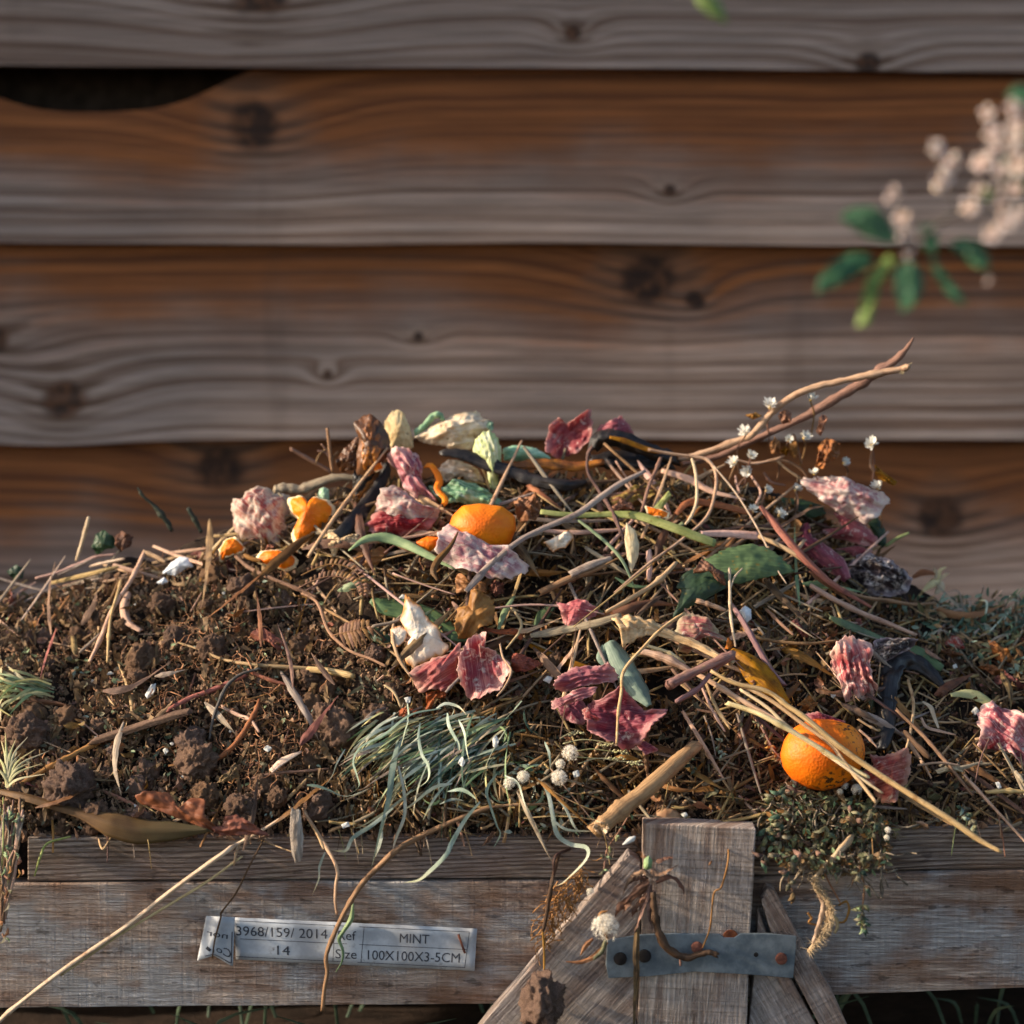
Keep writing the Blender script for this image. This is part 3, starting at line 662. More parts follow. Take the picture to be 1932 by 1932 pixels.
text('Co', .5, .93, (.82, .86), .2, True, fl, flap); text('nor', .12, .8, (.42, .46), .14, True, fl, flap)
stroke((.2, .93), (.93, .95), .018, fl, 'ruled_line', flap); stroke((.93, .3), (.95, .95), .03, fl, 'ruled_line', flap); stroke((.2, .7), (.34, .8), .08, fl, 'ruled_line', flap)
P = place(ZK, '1745,300 1765,360 1786,418', 0, Y=-.0095); V, F, A = tube_geo(P, [.0011] * 3, 8, 6, 1, .3); link('staple', V, F, 'rust_iron', lab, attr=A)

# ================================================================== things on the heap
ON = 'onion skin'
_sh = sheet
def sheet(z, st, mat, name, *a, **k):      # skins tear along their edges
    if name == 'onion_skin': k.setdefault('jag', .11); k.setdefault('th', .0006)
    return _sh(z, st, mat, name, *a, **k)
# ---- upper left of the heap
sheet(ZA, '165,705 235,720 250,665 330,632 400,645 430,690 515,705 530,790 545,900 520,1000 470,1020 330,1015 230,985 180,930 172,830', 'onion_white', 'onion_skin', 'crumpled ball of mouldy red onion skin beside the curled orange peel, left of the summit', ON, .03, .55, .16, 3.6, back=.4, prof=.6, lean=.4)
sheet(ZA, '235,725 250,665 330,628 400,640 440,690 520,680 525,720 430,735 330,700', 'paleveg', 'onion_skin', 'pale papery onion skin capping the crumpled pink ball on the left shoulder', ON, .022, .3, .14, 3, back=.3)
sheet(ZA, '515,715 600,695 640,745 690,700 760,720 805,760 810,820 770,880 640,990 560,1005 545,930 590,840 540,800', 'orange_peel', 'orange_peel', 'large curled orange peel showing white pith, right of the crumpled onion ball', 'orange peel', .024, .45, .08, 2.6, ridge=False, th=.003)
sheet(ZA, '700,690 715,645 745,635 772,652 775,712 735,722', 'leek', 'vegetable_scrap', 'small pale green vegetable scrap on top of the curled orange peel', 'vegetable scrap', .02, .4, .1, 2, back=.3)
sheet(ZA, '85,1035 130,960 190,955 245,1015 235,1045 120,1080 90,1098', 'orange_peel', 'orange_peel', 'small folded orange peel scrap at the left foot of the onion ball', 'orange peel', .022, .4, .12, 2.2, th=.0025)
sheet(ZA, '320,1072 360,1042 450,1035 530,1055 578,1100 560,1140 510,1162 430,1132 330,1112', 'orange_peel', 'orange_peel', 'rounded orange peel scrap lying just below the crumpled onion ball', 'orange peel', .02, .4, .07, 2.2, ridge=False, th=.0025)
bp = empty('banana_peel', on(700, 930, .02), 'upright brown banana peel standing at the left end of the summit', 'banana peel')
sheet(ZA, '928,232 1000,188 1050,192 1100,240 1150,340 1150,410 1110,480 1060,550 1000,570 950,550 958,430 970,330', 'banana_brown', 'peel_back', lift=.028, bulge=.3, crump=.05, lean=.25, th=.003, parent=bp)
sheet(ZA, '985,300 1010,245 1050,240 1090,310 1100,390 1070,470 1030,530 990,520 980,420', 'banana_ochre', 'peel_inside', 'yellowish brown inner face of the peel', lift=.036, bulge=.16, crump=.08, lean=.25, th=.002, parent=bp)
sheet(ZA, '815,485 870,400 955,325 972,430 940,525 850,535', 'banana_brown', 'peel_flap', lift=.022, bulge=.2, crump=.1, lean=.3, th=.003, parent=bp)
sheet(ZA, '930,535 1000,545 1060,545 1000,640 945,700 925,620', 'banana_black', 'peel_flap', lift=.026, bulge=.25, crump=.1, lean=.3, th=.003, parent=bp)
stem(ZA, '1135,490 1120,560 1060,660 990,760 920,850 830,940 720,1000', 85, 'banana_black', 'banana_peel', 'blackened banana peel strip running down from the upright brown peel', 'banana peel', .026, flat=.55, sides=12, jit=.3, taper=(.45, .8, 1, 1.1, .9, .5), n=40)
stem(ZA, '1120,485 1060,560 1000,620 955,690', 62, 'banana_ochre', 'banana_peel', 'short ochre banana peel strip tucked behind the blackened one', 'banana peel', .022, flat=.5, sides=10, jit=.3)
sheet(ZA, '1022,490 1045,470 1062,505 1100,488 1112,510 1075,545 1045,530', 'orange_peel', 'orange_peel', 'tiny orange peel scrap on the banana peel near the summit', 'orange peel', .036, .3, .1, 2, th=.002)
sheet(ZA, '1118,240 1150,180 1195,146 1240,168 1280,260 1300,330 1302,390 1260,402 1160,397 1135,330', 'ginger', 'root_slice', 'upright pale tan oval root slice behind the upright banana peel', 'root slice', .004, .22, .06, 3, .2, back=.2, ridge=False)
sheet(ZA, '1310,325 1360,292 1410,250 1500,210 1600,165 1680,158 1760,208 1792,262 1740,292 1690,335 1660,405 1560,415 1480,375 1400,365 1330,350', 'paleveg', 'cauliflower_leaf', 'large crumpled pale cream vegetable leaf on the very summit', 'vegetable scrap', .006, .4, .16, 3.4, .25, back=.3)
stem(ZA, '1310,300 1370,255 1420,195 1470,185 1485,215', 44, 'cabbage', 'vegetable_stalk', 'small green curled stalk poking up left of the cream leaf', 'vegetable scrap', .004, jit=.4)
sheet(ZA, '1755,265 1775,225 1802,235 1795,285', 'cabbage', 'vegetable_scrap', 'tiny green leaf tip right of the cream leaf on the summit', 'vegetable scrap', .004, .3, .1, 2, th=.002)
sheet(ZA, '1668,405 1690,335 1735,292 1785,283 1830,325 1855,410 1848,500 1832,570 1842,648 1785,655 1765,560 1752,475 1705,450', 'lime', 'vegetable_stalk', 'thick pale lime green stalk bent over like a hook on the summit', 'vegetable scrap', .03, .4, .08, 2.4, .2, back=.35, folds=2.6, prof=.7)
sheet(ZB, '88,395 140,378 200,373 300,393 395,450 370,470 240,475 100,472', 'leek', 'leek_leaf', 'smooth pale green leek end right of the lime green stalk', 'vegetable scrap', .016, .4, .03, 2, .2, back=.3, ridge=False)
sheet(ZA, '1440,535 1510,462 1600,468 1700,520 1750,600 1690,600 1590,570 1510,610', 'paleveg', 'vegetable_leaf', 'crumpled cream vegetable leaf just under the hooked lime stalk', 'vegetable scrap', .022, .35, .18, 3, .4, back=.2)
sheet(ZA, '1390,620 1480,645 1560,600 1680,598 1760,650 1850,720 1875,755 1700,760 1590,735 1500,745 1430,690', 'cabbage', 'cabbage_leaf', 'green cabbage leaf with pale ribs above the bright orange half', 'cabbage leaf', .03, .3, .14, 3, .5, ax=-.3)
sheet(ZA, '1130,432 1180,393 1260,393 1332,428 1358,510 1350,590 1400,670 1462,745 1400,772 1310,705 1240,645 1212,560 1195,515 1150,480', 'onion_pink', 'onion_skin', 'tall twisted pink onion skin rising in front of the pale root slice', ON, .045, .3, .2, 2.4, .3, folds=2.2)
sheet(ZA, '1105,655 1200,618 1290,690 1420,780 1485,790 1440,832 1330,845 1180,825 1055,772 1080,700', 'onion_white', 'onion_skin', 'white dusted magenta onion skin below the tall twisted one', ON, .04, .35, .12, 3)
sheet(ZA, '965,885 1030,830 1080,765 1180,815 1330,838 1445,825 1405,905 1290,925 1200,955 1050,945', 'onion_deep', 'onion_skin', 'dark magenta onion skin under the white dusted one, left of the orange half', ON, .03, .35, .12, 3.2)
stem(ZA, '1378,500 1420,508 1465,590 1452,650 1500,710 1490,750', 46, 'orange', 'orange_peel', 'thin curled orange peel strip right of the tall twisted onion skin', 'orange peel', .04, flat=.4, sides=10, jit=.25)
sheet(ZA, '1522,885 1545,815 1610,752 1720,738 1860,757 1937,815 1945,900 1910,985 1850,1030 1740,1040 1620,1010 1545,960', 'orange', 'orange_half', 'bright smooth orange half in the middle of the upper heap', 'orange', .045, .62, .012, 1.6, .2, back=.5, prof=.5, jag=0, ridge=False, rings=20, anchor=(905, 1000))
sheet(ZA, '1325,985 1390,952 1475,958 1470,1025 1400,1040 1350,1015', 'orange', 'orange_peel', 'small orange peel scrap lower left of the orange half', 'orange peel', .04, .35, .06, 2, ridge=False, th=.0025)
sheet(ZA, '1468,920 1500,868 1550,868 1590,900 1690,930 1800,990 1932,1050 2018,1105 1990,1160 1900,1212 1720,1187 1560,1132 1490,1082 1438,1052', 'onion_white', 'onion_skin', 'large white and pink onion skin leaning in front of the orange half', ON, .062, .18, .1, 2.4, .7, folds=1.8)
sheet(ZA, '768,930 800,923 815,960 940,938 1002,945 930,1002 830,1022 800,1072 770,1010', 'ginger', 'peel_scrap', 'curled tan peel scrap left of the grey green leaf strip', 'peel scrap', .026, .3, .15, 3, th=.0018)
sheet(ZA, '900,1090 960,1040 1100,1008 1145,1040 1080,1112 1020,1145', 'tan', 'dry_leaf', 'flat pale brown leaf under the grey green leaf strip', 'leaf', .022, .2, .1, 3)
blade(ZA, '895,1035 1000,962 1120,950 1250,990 1400,1065 1570,1155', (8, 50, 72, 64, 48, 6), 'sage', 'long_leaf', 'grey green pointed leaf strip arching left of the white onion skin', 'leaf', .05, .4, 0., .1)
blade(ZA, '1582,915 1535,1005 1460,1090 1428,1160 1455,1225', (6, 26, 44, 40, 10), 'brown', 'dry_leaf', 'narrow curled brown leaf standing in front of the white onion skin', 'leaf', .085, .8, .4, .2)
blade(ZB, '985,535 830,612 700,702 560,802 330,902 180,982 0,1132 -60,1200 -140,1290', (20, 36, 40, 36, 32, 30, 34, 44, 26), 'straw_grey', 'flat_stem', 'long flat grey stem crossing the white onion skin diagonally', 'stem', .07, .5, .2, .08, 46, 5, th=.0015, stiff=3)
stem(ZA, '430,650 500,640 600,648 700,612 820,575 940,580', 58, 'straw_grey', 'dry_stalk', 'thick grey stalk lying behind the curled orange peel', 'stem', .012, jit=.35, flat=.7)
stem(ZA, '528,394 660,468 800,548', 24, 'stem_brown', 'twig', 'straight orange brown twig sticking out left of the banana peel', 'twig', .0, Y=.30)
tw = empty('root_wisp', on(635, 905), 'spiky wisp of dry rootlets left of the upright banana peel', 'roots')
for s_, w_ in (('762,270 772,350 782,450 795,540', 22), ('690,490 715,430 760,400 782,430', 12), ('700,408 750,420 790,470', 12), ('725,365 765,420 790,500', 12), ('830,415 800,450 790,510', 12)):
    stem(ZA, s_, w_, 'stem_brown', 'rootlet', parent=tw, Y=.29)
# ---- upper middle
stem(ZA, '1475,420 1600,432 1750,485 1932,545 2075,592 2250,620 2380,605', 88, 'banana_black', 'banana_peel', 'long black banana peel strip lying across the summit behind the orange half', 'banana peel', .034, flat=.6, sides=12, jit=.3, taper=(.4, .9, 1, 1, 1.1, .9, .4), n=44)
stem(ZB, '130,505 300,485 450,492 560,505 720,480', 74, 'banana_ochre', 'banana_peel', 'ochre and brown banana peel strip below the smooth leek end', 'banana peel', .03, flat=.5, sides=12, jit=.3, taper=(.4, 1, 1, .9, .5), n=30)
stem(ZB, '655,400 690,345 770,322 900,365 1050,425 1190,470', 105, 'banana_black', 'banana_peel', 'black humped banana peel under the two red onion skins on the skyline', 'banana peel', .02, flat=.7, sides=12, jit=.35, taper=(.6, 1, 1.1, 1, .7), n=34)
stem(ZB, '640,470 800,470 960,480 1150,500', 120, 'banana_black', 'banana_peel', 'flattened black banana peel below the humped one', 'banana peel', .012, flat=.6, sides=12, jit=.35, taper=(.5, 1, 1.1, 1, .6), n=30)
blade(ZB, '760,322 860,345 1000,398 1130,425', (20, 46, 40, 18), 'gold', 'dry_leaf', 'golden strip standing for the sunlit edge of the humped black peel', 'leaf', .034, .5, .2, .15)  # sunlit edge of the peel, put in as a golden strip
sheet(ZB, '352,405 385,240 450,198 490,240 540,210 640,138 652,220 645,330 560,420 430,460', 'onion_red', 'onion_skin', 'bright red jagged onion skin standing on the skyline', ON, .004, -.22, .12, 2.2, .15)
sheet(ZB, '672,345 690,260 760,220 830,190 880,240 915,325 800,345 740,330', 'onion_red', 'onion_skin', 'smaller red onion skin on the skyline right of the jagged one', ON, .004, .35, .1, 2.4, .15)
stem(ZB, '655,382 625,430 622,540 680,640 740,730 790,820 850,970', 24, 'stem_dark', 'twig', 'thin dark bent twig with a hooked top in the middle of the upper heap', 'twig', .05, taper=(1.1, .9, .8, 1, 1.1, 1))
sheet(ZB, '865,862 920,910 945,1000 935,1085 895,1172 870,1080 853,960', 'cream', 'pointed_leaf', 'small cream coloured pointed leaf hanging from the dark bent twig', 'leaf', .055, .12, .04, 2, ridge=False)
blade(ZB, '325,790 450,805 560,812 700,808 800,805 950,818 1150,885 1300,942 1422,988', (34, 34, 40, 36, 48, 58, 62, 62, 56), 'yellowgreen', 'flat_stem', 'broad flat yellow green stem lying across the middle of the upper heap', 'stem', .05, .35, .1, .06, 44, 9, th=.0015, stiff=3)
stem(ZB, '1000,400 1130,425 1280,445 1370,465 1422,540 1422,660 1370,820 1220,960 1000,1120 790,1300', 22, 'straw', label='long looping straw arching down from the black humped peel', lift=.045, n=60, stiff=3)
stem(ZB, '1272,448 1300,560 1305,720 1270,820 1232,872', 21, 'straw_light', label='straw hanging inside the loop of the long arching straw', lift=.044)
stem(ZB, '1412,505 1540,660 1650,830 1740,1000 1790,1120 1868,1242', 12, 'straw_light', label='thin pale grass stalk curving down over the big green leaf', lift=.055, stiff=3)
blade(ZB, '1085,530 1250,580 1400,660 1610,715', (40, 56, 42, 10), 'straw_pink', 'straw', 'frayed flat straw right of the black humped peel', 'straw', .04, .5, .2, .25, th=.001)
stem(ZB, '1080,450 1050,530 1010,620 960,790', 25, 'stem_brown', label='orange tan stalk leaning beside the mottled leaf', lift=.045)
sheet(ZB, '982,760 1060,778 1132,798 1127,832 1050,818 990,797', 'orange_peel', 'orange_peel', 'small bright orange peel chip above the flat yellow green stem', 'orange peel', .05, .2, .06, 2, th=.0025)
sheet(ZB, '755,705 900,640 1080,608 1105,650 1000,722 870,745 780,755', 'mottled', 'mottled_leaf', 'yellow and red mottled leaf above the flat yellow green stem', 'leaf', .035, .15, .1, 3)
sheet(ZB, '1035,765 1130,658 1145,690 1080,782', 'yellowgreen', 'leaf_fragment', 'yellow green leaf fragment beside the mottled leaf', 'leaf', .04, .2, .05, 2)
blade(ZB, '330,905 520,920 700,910 860,900', (20, 34, 30, 12), 'straw_pink', 'straw', 'flat pinkish straw behind the cream pointed leaf', 'straw', .036, .5, .1, .1, th=.001)
blade(ZB, '560,840 680,930 780,1020 850,1110 910,1250', (16, 30, 30, 30, 12), 'sage', 'long_leaf', 'thin grey green leaf strip left of the cream pointed leaf', 'leaf', .048, .5, (.2, .9), .1)
blade(ZB, '1330,925 1500,925 1690,938', (44, 52, 60), 'straw_pink', 'straw', 'broad cut pinkish straw right of the flat yellow green stem', 'straw', .045, .6, .1, .1, th=.0014)
stem(ZB, '1690,945 1800,990 1932,1065 2080,1180 2240,1300', 30, 'straw', label='straw running down right from the broad cut pinkish straw', lift=.045)
blade(ZB, '1175,805 1250,730 1400,735 1650,795', (30, 56, 56, 40), 'bark_red', 'bark_strip', 'reddish brown bark strip beside the daisies', 'bark', .035, .8, .3, .15, th=.002)
blade(ZB, '1705,755 1800,870 1932,1030 2080,1180 2200,1270 2400,1390', (26, 52, 56, 50, 40, 16), 'bark_red', 'flat_stem', 'broad orange brown strap leaf curving down the right slope', 'leaf', .05, .6, .2, .1, 40, 7, th=.0014)
sheet(ZB, '1350,1095 1500,1020 1650,993 1760,1018 1850,1090 1925,1165 1700,1212 1560,1240 1470,1225 1430,1160', 'green', 'broad_leaf', 'broad dull green leaf with brown edge on the right of the heap', 'leaf', .05, .14, .05, 1.8, .75, ridge=False)
sheet(ZF, '828,165 870,110 960,60 1150,45 1290,70 1190,180 1060,252 930,312 795,405 850,290 880,185', 'green_dark', 'broad_leaf', 'dark green pointed leaf below the broad dull green leaf', 'leaf', .04, .15, .06, 2, .6, ridge=False)
sheet(ZF, '840,165 870,80 980,10 1120,-40 1180,10 1120,60 960,70', 'green_dark', 'broad_leaf', 'dark green leaf under the brown curled leaf tip', 'leaf', .036, .15, .06, 2, .6, ridge=False)
sheet(ZB, '1282,1168 1340,1083 1400,1120 1470,1180 1495,1245 1440,1230 1390,1165', 'brown', 'curled_leaf', 'small curled orange brown leaf tip on the broad green leaf', 'leaf', .058, .35, .12, 2.5)
sheet(ZB, '345,992 420,950 500,912 532,940 490,1012 410,1034', 'pith', 'orange_peel', 'white pith peel chip with an orange edge right of the orange half', 'orange peel', .05, .3, .12, 2.5, th=.002)
sheet(ZB, '160,720 230,680 300,700 335,770 300,840 230,850 170,800', 'tan', 'curled_leaf', 'crumpled tan leaf right above the orange half', 'leaf', .04, .3, .3, 4)
sheet(ZB, '770,760 830,715 900,735 915,785 860,760 800,790', 'tan', 'curled_leaf', 'curled tan leaf below the mottled leaf', 'leaf', .045, .4, .2, 3)
blade(ZB, '510,1180 640,1120 770,1078', (50, 60, 30), 'straw_grey', 'flat_stem', 'short broad pale grey stem in the straw below the orange half', 'stem', .05, .6, .2, .1, th=.0015)
stem(ZB, '320,1300 500,1215 720,1128', 46, 'stem_brown', 'dry_stalk', 'thick brown stalk in the straw below the cream pointed leaf', 'stem', .045)
stem(ZB, '1005,1030 1010,1130 1005,1230', 38, 'straw_pink', 'dry_stalk', 'short upright cut stalk below the cream pointed leaf', 'stem', .045)
# ---- upper right
stem(ZC, '-260,800 -60,740 130,672 215,630 360,470 510,372 650,325 800,292 960,258 1150,222 1200,205', 44, 'straw', 'dry_branch', 'pale branch curving up to the right from the summit, upper one of two', 'branch', Y=.29, dY=-.04, jit=.3, taper=(.8, 1, 1, 1, .95, 1, .9), n=60)
stem(ZC, '-240,830 0,772 150,702 400,592 560,515 700,432 850,345 1000,245 1110,170 1180,100 1228,28', 50, 'stem_brown', 'dry_branch', 'brown branch crossing under the pale one, its frayed tip the highest point of the heap', 'branch', Y=.30, dY=-.03, jit=.3, taper=(.7, .8, .9, 1.1, 1.3, 1.2, .9, .3), n=60)
sheet(ZC, '1115,235 1160,200 1225,180 1195,215 1165,258', 'ginger', 'branch_tip', 'broken pale tip at the end of the upper branch', 'branch', Y=.255, lift=0, bulge=.4, back=.4, crump=.1)
def daisy(cx, cy, r, i, lab_, tilt):
    p = on(cx, cy, .03) if cy > 900 else at(cx, cy, .27); rr = r * mpp(p.y); e = empty('daisy', p, lab_, 'flower')
    n = Vector((math.sin(tilt) * .7, -.45, .75 + .3 * math.cos(tilt * 3))).normalized(); t = n.orthogonal().normalized(); b = n.cross(t)
    V = []; F = []; N_ = 30
    for k in range(N_):
        a = 2 * math.pi * k / N_ + U(-.12, .12); d = t * math.cos(a) + b * math.sin(a); s = n.cross(d); L = rr * U(.8, 1.1); wd = rr * .16; up = U(.1, 1.5); k0 = len(V)
        for q, ww, hh in ((.12, .4, 0), (.5, 1, .3 * up), (.85, 1.1, .6 * up), (1., .3, .75 * up)):
            for sg in (-1, 1): V.append(p + d * L * q + s * wd * ww * sg + n * rr * hh)
        for j in range(3): F.append((k0 + 2 * j, k0 + 2 * j + 1, k0 + 2 * j + 3, k0 + 2 * j + 2))
    tag(link('petals', V, F, 'daisy', e), kind='stuff')
    V = [p + n * rr * .2]; F = []
    for k in range(10): a = 2 * math.pi * k / 10; V.append(p + (t * math.cos(a) + b * math.sin(a)) * rr * .26 + n * rr * .1)
    for k in range(10): V.append(p + (t * math.cos(2 * math.pi * k / 10) + b * math.sin(2 * math.pi * k / 10)) * rr * .25 - n * rr * .35)
    for k in range(10): F.append((0, 1 + k, 1 + (k + 1) % 10)); F.append((1 + k, 11 + k, 11 + (k + 1) % 10, 1 + (k + 1) % 10))
    link('flower_centre', V, F, 'daisy_mid', e)
    q = p - n * rr * .3; foot = on(cx + U(-25, 10), cy + U(45, 80), .004)
    V, F, A = tube_geo([q, (q + foot) / 2 + Vector((U(-.006, .006), 0, .004)), foot], [.0009] * 3, 9, 5); link('flower_stalk', V, F, 'stem_brown', e, attr=A)
DS = [(320, 455, 46, 'left of the pale branch'), (580, 412, 42, 'between the two branches'), (165, 625, 44, 'below the start of the pale branch'), (540, 655, 42, 'under the brown branch'), (200, 775, 34, 'under the brown branch, above the brightest flower'), (180, 877, 44, 'brightest of the daisies'), (790, 815, 40, 'right of the withered brown leaf'), (965, 705, 46, 'farthest right against the dark gap of the fence'), (600, 882, 40, 'above the end of the pale pink onion skin'), (485, 985, 38, 'left of the pale pink onion skin'), (1005, 972, 44, 'resting on the pale pink onion skin'), (212, 1120, 44, 'on the orange brown strap leaf'), (382, 1147, 38, 'on the dark green leaf'), (95, 815, 38, 'faded, low behind the brightest one'), (300, 990, 34, 'faded, in the tangle left of the onion skin'), (440, 670, 36, 'faded, behind the brown branch')]
for i, (a, b, r, t) in enumerate(DS):
    p = ZC('%f,%f' % (a, b))[0]; daisy(p[0], p[1], r * ZC.k * U(.75, 1.1), i, 'small white daisy ' + t, i * 2.3)
sheet(ZC, '615,785 640,690 690,658 765,700 765,765 712,805 655,855 615,855', 'gold', 'withered_leaf', 'withered golden brown leaf standing among the daisies', 'leaf', .004, .4, .25, 3, .15, Y=.27)
sheet(ZC, '982,828 1020,858 1080,908 1135,938 1105,960 1020,925 985,885', 'gold', 'withered_leaf', 'withered golden brown leaf tip right of the pale pink onion skin', 'leaf', .004, .4, .2, 3, .15, Y=.27)
for i, (s_, m_) in enumerate((('370,520 410,480 455,500 450,560 400,570', 'tan'), ('320,700 350,650 385,690 370,760 330,760', 'tan'), ('380,740 420,705 445,740 420,775', 'gold'), ('625,560 650,510 680,520 665,600 640,650 620,630', 'tan'), ('440,700 480,670 500,740 480,790 450,770', 'tan'), ('165,515 230,500 270,520 210,540', 'tan'))):
    sheet(ZC, s_, m_, 'withered_leaf', 'little withered tan leaf in the daisy tangle under the two branches', 'leaf', .0, .4, .25, 3, .1, Y=.275, group='withered leaves in the daisy tangle')
for i, s_ in enumerate(('200,900 260,1000 230,1080', '240,820 400,800 520,860 560,930', '350,790 430,860 520,920', '470,640 500,740 520,820', '60,780 200,820 330,800 420,770', '280,880 330,940 420,960', '100,900 110,960 130,1010', '1010,900 960,840 965,740')):
    stem(ZC, s_, 16, 'stem_brown' if i % 2 else 'straw_pink', 'dry_stalk', 'thin dry stalk in the daisy tangle below the branches', 'stem', .022, group='stalks in the daisy tangle')
sheet(ZC, '500,922 600,903 740,903 840,928 950,973 1060,1008 1083,1060 1042,1112 1002,1162 930,1204 870,1182 750,1132 650,1062 540,972', 'onion_white', 'onion_skin', 'pale pink and white onion skin high on the right, against the fence', ON, .03, .3, .1, 3, .25)
sheet(ZC, '728,1128 860,1168 930,1218 1003,1290 1003,1342 900,1345 800,1305 675,1285 655,1240 780,1230', 'onion_red', 'onion_skin', 'shiny scarlet onion skin below the pale pink one on the right', ON, .024, .35, .07, 2, .3)
blade(ZC, '555,1205 545,1290 620,1370 735,1460 810,1560', (40, 110, 140, 130, 50), 'onion_deep', 'onion_skin', 'magenta onion skin curling down left of the scarlet one', ON, .035, .9, (.2, -.4), .2, 30, 9, th=.001)
sheet(ZC, '735,1365 860,1343 975,1370 950,1394 840,1415', 'onion_veined', 'onion_skin', 'thin flesh pink onion skin sliver under the scarlet one', ON, .03, .25, .08, 2)
sheet(ZC, '815,1470 870,1400 960,1388 1080,1430 1180,1500 1228,1560 1200,1640 1060,1670 900,1650 830,1560', 'mould', 'mouldy_scrap', 'black and white mouldy lump below the scarlet onion skin', 'mouldy scrap', .03, .45, .25, 4.5, .4, back=.3)
sheet(ZC, '285,1082 380,1038 520,1048 650,1090 675,1142 600,1165 440,1145', 'green_dark', 'broad_leaf', 'dark green leaf behind the magenta onion skin on the right', 'leaf', .016, .15, .05, 2, .5, ridge=False)
sheet(ZC, '940,1200 1000,1158 1052,1250 1058,1345 1018,1362 980,1270', 'green_dark', 'broad_leaf', 'dark green leaf behind the right end of the scarlet onion skin', 'leaf', .004, .15, .05, 2, .3, ridge=False)
stem(ZC, '1055,1345 1120,1300 1203,1262', 22, 'green_stem', 'green_stem', 'short olive green stem pointing right beside the mouldy lump', 'stem', .01)
wd = empty('withered_flower', on(1755, 1100, .01), 'withered straw coloured flower head at the far right foot of the skyline', 'flower')
for s_, ws in (('1225,1545 1290,1512 1370,1520', (20, 50, 20)), ('1380,1560 1400,1500 1440,1480', (30, 24, 6)), ('1380,1560 1370,1510 1360,1480', (30, 22, 6)), ('1390,1560 1430,1530 1455,1520', (30, 20, 6)), ('1290,1632 1340,1590 1390,1560', (16, 50, 36)), ('1370,1650 1400,1610 1400,1570', (16, 60, 36))):
    blade(ZC, s_, ws, 'gold' if '1225' in s_ else 'cream', 'withered_petal', parent=wd, lift=.012, th=.0005)
# ---- left slope
sheet(ZD, '1018,532 1070,470 1130,428 1180,438 1212,492 1160,502 1100,548', 'white_shell', 'eggshell', 'largest white eggshell piece on the left slope', 'eggshell', .018, .3, .06, 2, .4, ridge=False)
sheet(ZD, '982,592 1030,558 1052,585 1010,603', 'white_shell', 'eggshell', 'small white eggshell chip just below the largest one', 'eggshell', .018, .3, .06, 2, .4, ridge=False)
sheet(ZD, '578,372 600,290 650,260 722,310 722,372 660,382 610,418', 'green_dark', 'dark_leaf', 'very dark green round leaf on the left skyline', 'leaf', .0, .2, .08, 2, .2)
sheet(ZD, '42,522 100,478 152,500 142,562 90,572', 'green_dark', 'dark_leaf', 'dark green leaf at the far left end of the skyline', 'leaf', .0, .2, .08, 2, .2)
sheet(ZD, '720,300 760,268 830,300 820,360 750,400 725,360', 'brown', 'dry_leaf', 'curled brown leaf right beside the very dark round leaf', 'leaf', .0, .4, .2, 3, .2)
stem(ZD, '862,-5 895,45 985,130 1032,190 1078,265', 34, 'stem_black', 'dark_twig', 'blackish knobbly twig standing on the left skyline, taller of two', 'twig', Y=.30, jit=.6, taper=(.35, .5, .6, 1.3, 1, .7))
stem(ZD, '1178,128 1222,200 1262,275', 30, 'stem_black', 'dark_twig', 'shorter blackish twig on the left skyline near the onion ball', 'twig', Y=.30, jit=.5)
stem(ZD, '556,182 520,320 478,455', 25, 'straw_light', label='single straw standing upright on the left skyline', Y=.29)
for s_, w_, m_, l_ in (('905,400 830,560 745,690 690,790 640,920 560,1090', 30, 'straw_pink', 'longest leaning straw on the left slope under the eggshell'),
        ('757,578 730,680 695,800 680,950 672,1092', 20, 'straw', 'straight straw hanging beside the longest leaning one on the left slope'),
        ('495,1032 560,975 640,900', 20, 'straw_grey', 'short grey straw at the foot of the leaning straws'),
        ('225,562 350,530 500,470 600,430 725,412', 18, 'straw_pink', 'arched straw along the left skyline'),
        ('360,545 480,490 610,425', 24, 'straw_grey', 'grey straw beside the arched one on the left skyline'),
        ('900,400 980,430 1040,465', 30, 'straw', 'short broken straw at the top of the leaning straws'),
        ('560,490 640,470 780,440', 18, 'straw_light', 'pale straw on the left skyline below the very dark leaf'),
        ('650,760 700,680 745,570', 16, 'stem_brown', 'thin brown straw crossing the leaning straws')):
    stem(ZD, s_, w_, m_, label=l_, lift=.02, stiff=3)
blade(ZD, '805,650 780,740 800,830 885,892', (40, 56, 54, 30), 'straw_pink', 'curled_stalk', 'curled flat tan stem in the soil of the left slope', 'stem', .018, .7, .4, .1, th=.001)
stem(ZA, '188,1068 260,1132 340,1175 420,1212 600,1285 700,1330', 28, 'stem_brown', 'dry_stalk', 'orange brown stalk running down right from below the onion ball', 'stem', .02)
stem(ZA, '240,1060 290,1085 350,1100', 30, 'tan', 'dry_stalk', 'short tan stalk end against the rounded orange peel scrap', 'stem', .028)
stem(ZD, '1110,965 1250,1010 1400,1072 1600,1106 1932,1130 2060,1150', 26, 'straw', 'dry_root', 'long tan root crossing the soil towards the pink onion skins', 'root', .014, taper=(.4, .6, .8, 1, 1.1, 1))
stem(ZH, '1505,150 1400,180 1330,230 1290,290 1235,430 1212,560', 20, 'twig_grey', 'grey_root', 'thin grey root bent down across the soil of the left slope', 'root', .018)
stem(ZH, '1430,160 1530,205 1640,240 1700,245', 22, 'bark_red', 'brown_root', 'short reddish brown root right of the thin grey root', 'root', .014)
stem(ZH, '960,400 1080,330 1200,285 1320,235 1420,190', 32, 'bark_red', 'brown_root', 'reddish brown root stretch behind the thin grey root', 'root', .012)
